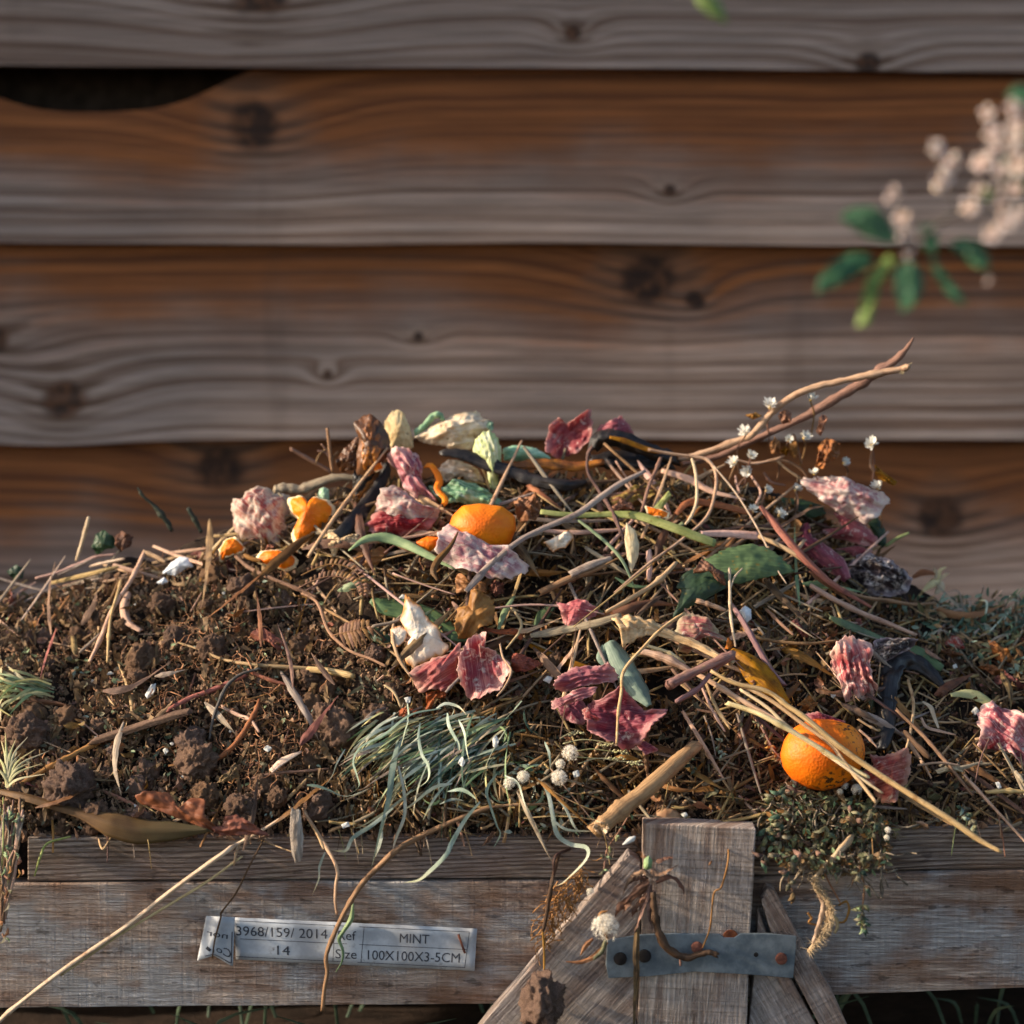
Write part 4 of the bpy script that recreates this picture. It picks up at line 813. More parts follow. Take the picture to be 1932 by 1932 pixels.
stem(ZH, '90,835 250,740 400,660 520,600 620,560', 34, 'root', 'brown_root', 'long knobbly brown root above the brown strap leaf at lower left', 'root', .014, jit=.5)
stem(ZH, '1280,370 1380,420 1450,450 1500,520', 24, 'straw', 'dry_root', 'tan root in the tangle right of the weathered wood piece', 'root', .014)
stem(ZH, '1230,690 1340,610 1420,500 1480,390 1500,330', 30, 'bark_red', 'brown_root', 'upright reddish root with a frayed top left of the grass tuft', 'root', .018, jit=.4)
stem(ZH, '1460,785 1600,755 1740,745 1900,730', 20, 'stem_brown', 'brown_root', 'straight brown root lying left of the grass tuft base', 'root', .012)
blade(ZH, '1565,745 1640,680 1745,630', (30, 46, 12), 'straw_light', 'flat_stem', 'short pale flat blade lying left of the grass tuft', 'stem', .016, .3, .1, .1, th=.001)
sheet(ZH, '1250,810 1320,745 1360,690 1385,770 1330,800', 'flake', 'dry_leaf', 'pointed withered brown leaf on the clods left of the grass tuft', 'leaf', .018, .3, .15, 3)
sheet(ZD, '1565,912 1640,868 1700,905 1760,950 1805,1005 1740,1015 1680,960 1600,950', 'oak', 'dry_leaf', 'flat pinkish brown leaf in the soil left of the white pith peel', 'leaf', .014, .12, .08, 2.5)
wp = prism(ZH('490,598 560,590 1112,415 1090,398 1000,415 520,570'), .0, .02, 'oldwood', 'wood_offcut', None, .5, .001)
for v in wp.data.vertices: pass
wp.location = wp.location - ray(270, 1380).normalized() * (-.066)
tag(wp, 'weathered grey brown wood offcut lying on the left slope', 'wood')
for s_, l_ in (('838,302 870,250 902,230 897,285 852,332', 'largest white petal on the left slope, right of the wood offcut'), ('942,620 965,602 975,630 955,650', 'white petal beside the clods below the wood offcut'), ('1522,615 1545,592 1575,610 1548,635', 'white petal left of the grass tuft'), ('600,178 640,168 662,180 620,188', 'thin white petal above the wood offcut'), ('1425,955 1445,950 1458,968 1440,975', 'tiny white petal left of the pale wood sliver'), ('540,552 560,540 572,560', 'tiny white petal below the wood offcut')):
    sheet(ZH, s_, 'petal', 'white_petal', l_, 'petal', .016, .08, .08, 2, rings=6, segs=24)
# ---- lower left
blade(ZH, '-60,840 0,858 150,892 330,948 480,992 640,1045 800,1085 1000,1088 1220,1082', (20, 40, 62, 52, 60, 150, 160, 110, 20), 'olivebrown', 'strap_leaf', 'long twisted olive brown strap leaf along the rim at lower left', 'leaf', .022, .5, (.5, -.3), .06, 50, 9, front=-.02)
ol = empty('lobed_leaf', on(370, 1540), 'rust brown lobed leaf lying on the strap leaf above the rail', 'leaf')
sheet(ZH, '775,885 850,858 980,868 985,940 1060,955 1095,900 1188,905 1180,1000 1250,1065 1285,1110 1140,1055 1000,1005 880,955 800,925', 'oak', 'leaf_lobe', None, None, .04, .1, .12, 1.8, .3, parent=ol, rim=.8, Y=-.002)
sheet(ZH, '1215,1065 1285,1065 1300,1000 1370,998 1450,1040 1565,1122 1480,1108 1380,1114 1270,1116', 'oak', 'leaf_lobe', None, None, .044, .1, .12, 1.8, .3, parent=ol, rim=.8, Y=-.002)
stem(ZJ, '-60,1450 0,1402 85,1325 400,1082 780,820 1060,600 1250,460 1420,340 1480,300 1620,222 1775,128', 30, 'straw_light', label='long pale straw slanting across the front plank from lower left', lift=.016, n=50, stiff=0, taper=(.8, 1, 1, 1, 1.1, .8, .7))
stem(ZJ, '380,1118 600,965 800,832 1100,652 1300,530 1515,374', 20, 'straw_light', label='thinner pale straw beside the long one on the front plank', lift=.014, stiff=0)
stem(ZJ, '1495,300 1475,370 1465,430', 16, 'straw', label='short straw leaf hanging from the long pale straw', lift=.014, stiff=0)
sheet(ZJ, '1822,75 1880,80 1902,250 1893,400 1850,418 1825,350 1813,200', 'sliver', 'wood_sliver', 'pale flat wood sliver hanging over the rail', 'wood', .022, .1, .03, 3, 0, back=.08, Y=-.004, ridge=False)
stem(ZJ, '1930,140 1990,240 2030,330', 18, 'straw', label='thin straw right beside the hanging pale wood sliver', lift=.014)
stem(ZI, '-30,720 0,780 90,920 178,1090 172,1200 168,1300 178,1380', 22, 'straw', label='kinked straw hanging over the rail onto the label', lift=.018, stiff=0)
stem(ZI, '1485,688 1200,702 1100,722 900,800 700,892 560,972 440,1082 350,1172 270,1290 200,1420 130,1580 110,1660 118,1740 100,1850 88,1980', 36, 'stem_brown', 'bent_stem', 'long reddish brown stem curving down across the label to the bottom edge', 'stem', .022, n=70, stiff=0, taper=(.4, .7, 1, 1.1, 1, .9, .8, .75, .7))
blade(ZK, '1085,100 1072,200 1022,282 998,330 1022,400 1015,470 975,535', (10, 34, 22, 26, 20, 12, 4), 'sage', 'withered_grass', 'withered green blade caught behind the red brown stem on the label', 'grass', .014, .6, (0, 1.2), .1)
stem(ZJ, '1652,268 1570,420 1480,600 1390,720 1382,760 1345,900 1330,1010', 12, 'stem_dark', 'dark_root', 'thin dark root hanging over the rail onto the folded label end', 'root', .014, stiff=0)
for s_, l_ in (('-20,980 60,1000 120,1012', 'a'),): pass
stem(ZJ, '1600,260 1720,305 1830,345 1890,365', 10, 'straw', label='hair thin straw lying level on the rail', lift=.008)
stem(ZJ, '615,255 645,328 700,245', 14, 'straw', label='small bent straw like a tick on the rail', lift=.008)
stem(ZJ, '440,250 300,290 255,370 215,500', 16, 'yellowgreen', 'weed_stalk', 'thin yellowish stalk hanging over the left end of the rail', 'weed', .014)
# ---- middle
fr = []
def fern(z, rach, n_, L, mat, lab_, side=1., both=True, lift=.03):
    e = empty('fern_frond', on(*z(rach.split()[0])[0][:2]), lab_, 'fern'); P = relax(place(z, rach, lift), 2); S = [Vector(p) for p in spline([tuple(p) for p in P], n_)]
    m = mpp(P[0].y) * z.k; V, F, A = tube_geo(S, [2.5 * m * 2, 2 * m * 2, m], len(S), 5); link('frond_stem', V, F, mat, e, attr=A)
    for i in range(2, n_ - 1):
        t = (S[min(i + 1, n_ - 1)] - S[i - 1]).normalized(); s = t.cross(Vector((0, -.8, .6))).normalized(); Lc = L * m * math.sin(math.pi * (.12 + .82 * i / n_))
        for sg in ((1, -1) if both else (side,)):
            d = (s * sg + t * .35).normalized(); q = [S[i], S[i] + d * Lc * .5 + Vector((0, -.001, .001)), S[i] + d * Lc + Vector((0, -.0005, -.003))]
            V, F, A = blade_geo(q, [L * m * .14, L * m * .26, L * m * .2, L * m * .05], 6, 3, .4, U(-.3, .3), .2, nseed()); link('leaflet', V, F, mat, e, attr=A)
fern(ZA, '600,1190 680,1150 780,1120 870,1130 950,1180 985,1260 990,1330', 22, 70, 'fern', 'curled brown fern frond below the tan peel scrap, upper one', -1, False)
fern(ZA, '580,1270 680,1220 780,1195 870,1205 940,1250 970,1330', 20, 70, 'fern', 'curled brown fern frond just under the upper one', -1, False, .034)
fern(ZE, '150,440 230,420 300,405 400,370', 11, 110, 'fern', 'small brown fern tip with broad leaflets left of the white pith peel', 1, True, .034)
stem(ZE, '-40,175 30,210 70,260 120,400 190,480 270,540 400,590 490,635', 22, 'stem_brown', 'dry_stalk', 'bent brown stalk running under the fern tip', 'stem', .026)
stem(ZE, '80,260 180,315 290,378', 16, 'stem_brown', 'dry_stalk', 'thin orange stalk above the fern tip', 'stem', .03)
stem(ZE, '100,240 130,180 190,110', 14, 'stem_brown', 'dry_stalk', 'small forked stalk above the bent brown stalk', 'stem', .03)
blade(ZE, '390,215 480,250 600,270 750,320 850,385 930,440 1010,462', (40, 130, 150, 140, 130, 80, 30), 'green', 'strap_leaf', 'broad green strap leaf behind the white pith peel', 'leaf', .02, .3, .1, .06, 34, 9)
blade(ZE, '380,400 450,440 540,500', (60, 110, 60), 'green_dark', 'strap_leaf', 'dark green leaf scrap left of the white pith peel', 'leaf', .012, .3, .1, .06)
sheet(ZE, '610,188 640,220 700,250 740,330 820,400 830,470 878,510 850,562 760,592 650,640 612,600 608,555 620,490 662,470 620,430 600,370 572,345 600,290', 'pith', 'orange_peel', 'large torn peel showing its white pith, above the pink onion skins', 'orange peel', .034, .12, .05, 3.4, .5, th=.0025, jag=.1, ridge=False)
sheet(ZE, '518,402 570,383 622,410 602,472 560,512 523,492', 'pith', 'orange_peel', 'small white pith peel scrap left of the large torn one', 'orange peel', .034, .15, .05, 3, .5, th=.0025, jag=.1, ridge=False)
stem(ZE, '540,330 530,400 535,490 570,590 640,695', 22, 'straw', label='thin straw bowed around the left of the white pith peel', lift=.036)
sheet(ZE, '628,682 700,620 780,580 870,560 950,488 972,560 940,640 947,692 880,772 850,792 760,772 720,794 680,772', 'onion_veined', 'onion_skin', 'veined pink onion skin under the white pith peel, left one of the pair', ON, .036, .3, .1, 2.4, .5, folds=2.6)
sheet(ZE, '942,570 970,500 1000,450 1080,405 1117,398 1100,470 1062,518 1150,520 1220,560 1278,640 1240,702 1212,772 1150,802 1080,828 1000,812 960,742 938,680', 'onion_pink', 'onion_skin', 'cupped pink onion skin with a peak, right one of the pair below white pith', ON, .05, -.28, .14, 2.6, .5, folds=2.4)
sheet(ZE, '928,262 1000,250 1020,148 1090,170 1158,220 1168,270 1150,372 1080,392 1020,447 938,452 913,380 935,300', 'tan', 'folded_leaf', 'folded tan leaf standing above the cupped pink onion skin', 'leaf', .04, .25, .12, 2.2, .4)
sheet(ZE, '918,72 950,43 1000,90 1112,110 1112,172 1000,162 928,177', 'tan', 'folded_leaf', 'tan leaf scrap touching the lower edge of the white onion skin', 'leaf', .036, .2, .12, 2.2, .4)
sheet(ZE, '1135,140 1165,90 1225,110 1222,165 1170,195', 'flake_red', 'curled_leaf', 'small curled brown leaf right of the folded tan leaf', 'leaf', .034, .35, .2, 3)
sheet(ZE, '1265,600 1290,548 1350,558 1400,590 1463,605 1420,642 1350,668 1280,652', 'rust', 'rust_leaf', 'rust orange leaf right of the cupped pink onion skin', 'leaf', .032, .25, .12, 3)
blade(ZE, '1100,395 1200,415 1290,410 1340,460', (20, 40, 50, 30), 'rust', 'rust_leaf', 'dark rust leaf strip above the rust orange leaf', 'leaf', .03, .5, .2, .3)
sheet(ZE, '735,905 740,800 800,780 870,795 860,830 790,820 765,900', 'rust', 'rust_leaf', 'rust orange scrap at the top of the grass tuft', 'leaf', .024, .3, .2, 3)
sheet(ZE, '565,900 590,895 690,900 685,925 610,960 570,945', 'rust', 'rust_leaf', 'small rust orange scrap left of the grass tuft top', 'leaf', .024, .3, .2, 3)
stem(ZE, '480,750 540,800 580,890', 18, 'root_pale', 'dry_root', 'pale root ending at the small rust orange scrap', 'root', .022)
sheet(ZE, '1548,228 1600,250 1682,198 1740,228 1812,270 1802,312 1720,352 1620,392 1590,320', 'onion_red', 'onion_skin', 'small pink and orange onion scrap in the middle of the straw', ON, .036, .35, .12, 2.5)
blade(ZE, '1390,440 1500,420 1640,390 1800,360 1960,310', (30, 60, 60, 56, 40), 'straw_grey', 'flat_stem', 'flat grey stem under the small pink and orange onion scrap', 'stem', .034, .5, .1, .1, th=.0014)
blade(ZE, '1420,395 1470,310 1540,240', (30, 90, 40), 'green', 'leaf_fragment', 'green leaf patch left of the small pink and orange onion scrap', 'leaf', .022, .2, .1, .05)
blade(ZE, '1190,400 1230,290 1290,190', (20, 46, 16), 'sage', 'long_leaf', 'upright sage green blade right of the folded tan leaf', 'leaf', .03, .4, .1, .1)
stem(ZE, '1270,260 1330,350 1320,420 1240,520', 20, 'root_pale', 'dry_root', 'knobbly pale root above the rust orange leaf', 'root', .036, jit=.5)
stem(ZE, '1200,490 1220,580 1270,660 1230,760 1180,820', 15, 'straw', label='thin straw bent over the cupped pink onion skin', lift=.062)
stem(ZE, '860,795 900,750 950,700', 18, 'straw_grey', label='short grey straw between the pair of pink onion skins', lift=.05)
stem(ZE, '0,650 150,665 285,695', 46, 'straw', 'dry_stalk', 'thick cut straw stalk pointing at the veined pink onion skin', 'stem', .02)
sheet(ZF, '-97,915 -60,850 40,762 160,748 280,760 320,733 382,790 402,832 360,872 240,892 120,912 0,935', 'onion_veined', 'onion_skin', 'dusty rose onion skin lying over the dark one right of the grass tuft', ON, .046, .16, .12, 2.6, .6, folds=2.4, rim=2.)
sheet(ZF, '-100,1090 -112,1020 0,980 60,942 160,910 237,910 227,962 130,1012 20,1032', 'onion_veined', 'onion_skin', 'salmon pink onion skin sliver in front of the dusty rose one', ON, .05, .12, .08, 2, .5, rim=2.)
sheet(ZF, '-80,1000 0,1000 120,1010 180,1080 140,1200 60,1190 -40,1120', 'onion_deep', 'onion_skin', 'deep maroon onion skin in the shade under the salmon pink sliver', ON, .03, .3, .08, 2, .5)
sheet(ZF, '120,1085 200,1000 300,988 430,940 520,1000 620,1070 700,1072 775,1075 730,1152 640,1242 580,1312 520,1332 430,1368 260,1312 168,1250 158,1170', 'onion_deep', 'onion_skin', 'large wine red onion skin just right of the grass tuft', ON, .05, -.15, .17, 3, .6, folds=2.6)
sheet(ZF, '125,1080 170,1070 200,1110 270,1160 200,1165 150,1150', 'onion_veined', 'onion_skin', 'curled pale pink edge piece on the large wine red onion skin', ON, .062, .3, .1, 2)
sheet(ZF, '520,1330 600,1320 700,1385 640,1410 600,1425', 'onion_deep', 'onion_skin', 'narrow withered tail of onion skin below the wine red one', ON, .03, .2, .1, 2)
blade(ZF, '330,570 400,690 480,830 560,950 630,1055', (90, 160, 180, 150, 40), 'green_grey', 'drooping_leaf', 'drooping grey green leaf above the large wine red onion skin', 'leaf', .036, .5, .1, .15)
blade(ZF, '300,600 280,690 310,760', (60, 100, 40), 'green_grey', 'drooping_leaf', 'short grey green leaf left of the drooping one', 'leaf', .03, .4, .1, .15)
blade(ZF, '392,470 480,455 560,452 640,462 720,490 850,540 1000,602 1130,672 1260,740', (280, 250, 190, 140, 100, 72, 64, 62, 50), 'straw', 'fanned_stalk', 'broken straw stalk fanned out like a brush at its upper end', 'straw', .052, .5, .15, .35, 50, 13, th=.0015)
FB = 'straw of the long bundle running down to the specked orange'
for s_, w_, m_, l_ in (('560,640 760,702 960,805', 60, 'straw', 'thick straw just below the fanned out stalk'), ('960,800 1110,885 1320,1012 1560,1150 1700,1242 1932,1398', 42, 'straw', FB + ', lowest one'),
                       ('600,600 780,660 900,740', 30, 'straw_light', 'thin straw between the fanned stalk and the thick one'), ('1040,840 1130,1060 1240,1230', 30, 'straw', 'straw pointing steeply down from below the purple brown stem'), ('1020,900 1100,1080 1200,1250', 24, 'straw_pink', 'second straw pointing steeply down below the purple brown stem')):
    stem(ZF, s_, w_, m_, label=l_, lift=.046, stiff=3)
stem(ZG, '-420,600 -250,690 0,752 150,860 300,962 550,1172 850,1382 1100,1542 1400,1732 1600,1872 1760,1960', 46, 'straw', label='longest straw of the bundle, reaching over the rail at right', lift=.098, n=60, stiff=5, taper=(.6, .8, .9, 1, 1, 1, 1.1, .6))
stem(ZG, '-300,660 0,802 250,982 480,1152 560,1262 700,1432 822,1592', 34, 'straw', label=FB + ', steepest end', lift=.096, n=40, stiff=4)
stem(ZG, '-200,740 0,872 150,1012 400,1192 600,1332 872,1522', 28, 'straw_light', label=FB + ', thinnest one', lift=.094, n=40, stiff=4)
stem(ZG, '-300,840 -120,900 0,952 200,1062 400,1182 600,1312 768,1402', 42, 'straw_light', label=FB + ', crossing the orange lowest', lift=.1, n=40, stiff=4)
stem(ZF, '785,895 900,832 1100,742 1265,668', 76, 'stem_purple', 'cut_stem', 'thick purple brown cut stem lying across the straw bundle', 'stem', .066, sides=12, stiff=3, taper=(1.1, .9, .9, 1, 1))
stem(ZF, '830,1025 1000,922 1100,802 1235,700', 36, 'stem_purple', 'cut_stem', 'thinner purple brown stem just below the thick one', 'stem', .056, stiff=2)
sheet(ZF, '818,492 850,420 898,343 1000,370 1100,430 1190,520 1242,585 1160,572 1070,540 1000,562 930,642 838,642 860,580', 'onion_green', 'onion_skin', 'pale greenish pink onion skin behind the fanned straw stalk', ON, .04, .3, .1, 3, .5)
blade(ZF, '1250,630 1350,700 1440,790 1540,890 1690,1035', (40, 160, 220, 190, 10), 'gold', 'golden_leaf', 'large golden brown curled leaf beside the straw bundle', 'leaf', .04, .6, .15, .12, 30, 9)
sheet(ZF, '1200,625 1225,535 1245,570 1275,590 1230,630', 'rust', 'curled_leaf', 'tiny upright rust brown leaf tip above the golden leaf', 'leaf', .06, .3, .1, 2)
stem(ZF, '895,358 740,462 590,612 440,792 420,950 395,1132 385,1342', 26, 'straw', label='sharply bent straw hanging in front of the wine red onion skin', lift=.078, stiff=2)
stem(ZF, '1232,25 1236,200 1242,380 1278,612', 24, 'straw_light', label='upright split straw in front of the dark green leaf', lift=.062)
stem(ZF, '1330,22 1270,90 1240,180', 14, 'straw_light', label='short side shoot of the upright split straw', lift=.062)
stem(ZF, '1250,298 1340,432 1480,682 1560,802 1652,905', 44, 'stem_purple', 'dry_stalk', 'red brown stalk running down right behind the golden leaf', 'stem', .036)
stem(ZF, '650,-8 400,192 60,462', 13, 'straw', label='hair thin straight straw above the small pink onion scrap', lift=.06, stiff=3)
stem(ZF, '830,-20 700,112 500,242 300,352', 38, 'straw_pink', label='pinkish straw curving down left below the cream pointed leaf', lift=.052, stiff=2)
stem(ZF, '990,265 1100,300 1200,338', 38, 'straw_pink', 'dry_stalk', 'short pinkish stalk end below the dark green pointed leaf', 'stem', .045)
# ---- right
sheet(ZG, '98,1230 130,1120 190,1040 280,985 390,960 520,970 640,1010 710,1080 738,1180 725,1290 660,1390 560,1460 420,1500 300,1480 190,1420 120,1330', 'orange_specked', 'orange', 'whole orange specked with soil at lower right under the straw bundle', 'orange', .046, .5, .01, 1.4, .1, back=.55, prof=.5, jag=0, ridge=False, rings=22, segs=64, anchor=(1550, 1440))
sheet(ZG, '290,925 370,905 470,935 600,985 520,1000 400,985 320,960', 'onion_deep', 'onion_skin', 'dark onion skin scrap draped over the top of the specked orange', ON, .06, .2, .1, 3, .4)
sheet(ZG, '488,440 530,370 640,328 700,350 803,390 803,470 770,560 782,680 838,722 832,792 760,832 700,812 590,838 550,700 510,620 498,530', 'onion_pink', 'onion_skin', 'wrinkled hot pink onion skin standing in the dark hollow at right', ON, .04, .3, .2, 3, .35, folds=3.4)
sheet(ZG, '795,380 860,350 1000,348 1135,365 1080,432 980,482 880,535 808,525', 'mould', 'mouldy_scrap', 'white flap speckled with black mould right of the hot pink onion skin', 'mouldy scrap', .04, .2, .1, 3, .5)
sheet(ZG, '1598,905 1650,828 1720,818 1850,888 1932,950 2010,1000 2020,1300 1932,1330 1800,1222 1720,1192 1640,1212 1578,1182 1588,1050', 'onion_pink', 'onion_skin', 'folded pink onion skin cut off by the right edge', ON, .036, .25, .16, 2.6, .5, folds=3.2)
sheet(ZG, '775,1230 900,1230 1030,1188 1082,1210 1088,1320 1062,1432 1000,1502 960,1592 880,1594 800,1482 740,1432 718,1362 800,1310', 'onion_veined', 'onion_skin', 'dusky pink wrinkled onion skin right of the specked orange', ON, .046, .35, .14, 3.6, .4, ax=.3)
blade(ZG, '470,195 560,235 650,270 780,325 900,365', (30, 70, 80, 70, 40), 'green', 'strap_leaf', 'green strap leaf above the hot pink onion skin', 'leaf', .03, .3, .1, .05)
blade(ZG, '1020,450 1120,450 1210,510 1320,580', (60, 110, 110, 60), 'green', 'strap_leaf', 'green strap leaf right of the white mouldy flap', 'leaf', .026, .3, .1, .05)
blade(ZG, '1380,780 1500,770 1590,790 1690,850', (30, 80, 90, 60), 'yellowgreen', 'strap_leaf', 'yellow green leaf end touching the folded onion skin at right', 'leaf', .03, .3, .1, .05)
blade(ZG, '1330,720 1200,590 1060,520 950,570 905,720 890,900 880,1060 860,1190', (40, 110, 150, 170, 160, 150, 130, 70), 'banana_black', 'banana_peel', 'black rotten banana peel drooping in the dark hollow at right', 'banana peel', .022, .5, (.2, -.3), .6, 44, 11, th=.003)
for s_, w_, m_, l_ in (('970,888 1150,1062 1260,1182 1400,1352 1552,1542', 30, 'stem_brown', 'brown straw slanting down right of the drooping black peel'), ('1060,668 1102,850 1080,1052 1045,1195', 26, 'straw', 'bowed straw standing in front of the drooping black peel'), ('1480,1378 1700,1622 1932,1872 2010,1960', 22, 'straw', 'straw slanting over the rail at the right edge'), ('1645,1512 1800,1502 1990,1512', 34, 'straw', 'straw lying level at the right edge above the rail'), ('1762,928 1620,1222 1572,1402 1550,1530', 10, 'stem_brown', 'hair thin brown stalk in front of the folded onion skin at right'), ('1130,1310 1300,1290 1450,1310', 20, 'straw_pink', 'short level straw right of the dusky pink onion skin'), ('680,960 760,1010 835,1050', 18, 'straw', 'short straw behind the specked orange'), ('690,1040 760,1100 832,1178', 18, 'straw_pink', 'second short straw behind the specked orange'), ('1040,1060 1120,1150 1230,1260', 44, 'stem_dark', 'dark thick stalk right of the drooping black peel'),
        ('0,140 100,240 200,330', 24, 'stem_brown', 'brown stalk at the top of the dark hollow'), ('330,-40 500,60 700,160 900,240 1120,330', 44, 'straw_pink', 'long stalk running down right along the top of the dark hollow'), ('560,-20 700,40 900,70 1100,100 1250,90', 30, 'stem_brown', 'level stalk at the far right end of the strap leaf'), ('1870,1360 1932,1440', 34, 'straw_grey', 'grey stalk end at the right edge')):
    stem(ZG, s_, w_, m_, label=l_, lift=.034, stiff=3)
blade(ZG, '1170,830 1230,870 1260,950 1290,1030', (16, 40, 30, 16), 'cream', 'dry_leaf', 'narrow cream leaf curl right of the drooping black peel', 'leaf', .028, .6, .3, .2)
blade(ZG, '1160,950 1200,1020 1300,1050 1420,1080', (16, 30, 30, 10), 'straw_pink', 'dry_leaf', 'thin pinkish curl below the narrow cream one', 'leaf', .026, .6, .3, .2)
sheet(ZG, '1265,1345 1350,1310 1470,1320 1475,1360 1380,1350 1290,1375', 'cream', 'seed_husk', 'small cream husk above the rail at right', 'husk', .026, .4, .1, 2, back=.3)
sheet(ZG, '1320,400 1400,333 1472,370 1485,435 1400,430', 'onion_red', 'onion_skin', 'small orange red onion scrap far right in the leaf litter', ON, .02, .35, .1, 2.4)
for s_ in ('1665,360 1720,380 1800,450 1895,520 1840,530 1760,540 1690,450', '1280,440 1380,440 1480,480 1380,490', '1600,560 1700,550 1780,600 1700,640', '1780,600 1850,640 1900,690 1830,680', '230,855 310,788 385,840 332,902', '420,380 470,345 530,370 470,420', '100,380 200,360 230,420 150,410', '180,225 230,215 310,340 270,345'):
    sheet(ZG, s_, 'gold' if s_[0] == '1' and s_[1] == '6' else 'flake_red', 'dry_leaf', 'dry brown leaf scrap in the shaded litter of the right slope', 'leaf', .022, .3, .2, 3, group='leaf scraps on the right slope')
for s_, l_ in (('1535,905 1570,868 1598,900 1565,935', 'white petal left of the folded onion skin at right'), ('1715,1440 1745,1432 1765,1480 1740,1488', 'white petal above the rail near the right edge'), ('1395,560 1420,545 1432,575 1405,585', 'tiny white petal below the green strap at right'), ('480,770 500,762 518,785 500,805 480,795', 'round white seed left of the hot pink onion skin')):
    sheet(ZG, s_, 'petal', 'white_petal', l_, 'petal', .026, .1, .08, 2, rings=6, segs=24)
sheet(ZF, '1305,340 1350,300 1395,330 1400,400 1350,440 1315,400', 'white_shell', 'snail_shell', 'small pale round shell in the dark hollow', 'shell', .03, .5, .05, 2, back=.4)
for s_, l_ in (('565,205 590,180 612,190 600,210', 'white petal left of the top of the white pith peel'), ('1470,720 1500,690 1530,705 1510,740', 'white shell bit left of the dusty rose onion skin'), ('600,830 640,820 640,860 615,865', 'white petal at the top left of the grass tuft')):
    sheet(ZE, s_, 'petal', 'white_petal', l_, 'petal', .03, .1, .08, 2, rings=6, segs=24)
for s_, l_ in (('1155,280 1175,255 1195,300 1175,340 1155,330', 'white petal in the middle of the grass tuft'), ('935,430 965,390 985,430 965,460', 'white petal among the blades of the grass tuft'), ('205,820 250,800 262,830 215,842', 'white petal below the grass tuft at left'), ('1655,490 1690,475 1700,515 1665,525', 'pale petal beside the dandelion clocks')):
    sheet(ZI, s_, 'petal', 'white_petal', l_, 'petal', .035, .1, .08, 2, rings=6, segs=24)
for s_, l_ in (('718,258 755,218 792,210 785,235 745,255', 'white petal on the top end of the left brace'), ('1035,92 1060,85 1072,100 1050,112', 'white petal beside the brown stone')):
    sheet(ZL, s_, 'petal', 'white_petal', l_, 'petal', .03, .2, .05, 2, rings=6, segs=24, Y=-.03)
# ---- front edge
cs = stem(ZL, '588,172 640,130 720,62 850,-40 985,-160 1110,-270', 92, 'cutstem', 'cut_stem', 'thick tan cut stem with a ragged hollow end lying over the rim', 'stem', .045, sides=14, stiff=3, jit=.15, taper=(1., .95, 1, 1, 1, .8), n=34)
sheet(ZL, '560,165 580,130 640,140 650,170 625,205 590,195', 'ginger', 'ragged_end', None, None, .052, -.3, .25, 3, .2, parent=cs)
sheet(ZL, '875,108 900,75 945,55 1000,65 1035,95 1038,128 990,142 915,148 882,135', 'stone', 'stone', 'smooth brown stone above the top of the post', 'stone', .012, .5, .05, 1.6, .3, back=.5, prof=.6, ridge=False, sm=True)

# ================================================================== clods
CL = []
for i in range(7):
    bm = bmesh.new(); bmesh.ops.create_icosphere(bm, subdivisions=5 if i < 4 else 4, radius=1.); sd = i * 7.3
    for v in bm.verts:
        c = v.co.normalized(); d = .30 * noise.noise(c * 1.6 + Vector((sd, 0, 0))) + .24 * noise.noise(c * 3.1 + Vector((0, sd, 0))) - .16 * abs(noise.noise(c * 5.5 + Vector((0, 0, sd)))) + .13 * noise.noise(c * 9 + Vector((sd, 2, 0))) + .09 * noise.noise(c * 19 + Vector((sd, 2, 4))) + .06 * noise.noise(c * 36 + Vector((sd, 2, 4)))
        v.co = c * (1 + d)
    me = bpy.data.meshes.new('soil_clod'); bm.to_mesh(me); bm.free(); me.materials.append(MAT['clod']); me.polygons.foreach_set('use_smooth', [True] * len(me.polygons)); CL.append(me)
def clod(px, py, r, label, group=None, lift=0., sq=None, big=True, Y=None):
    p = on(px, py, lift) if Y is None else at(px, py, Y); m = mpp(p.y) * r
    o = bpy.data.objects.new('soil_clod', CL[random.randrange(0, 4) if big else random.randrange(7)]); COL.objects.link(o); o.location = p
    o.rotation_euler = (U(0, 6), U(0, 6), U(0, 6)); s = sq or (U(.85, 1.2), U(.8, 1.05), U(.75, 1.0)); o.scale = (m * s[0], m * s[1], m * s[2]); return tag(o, label, 'soil clod', group)
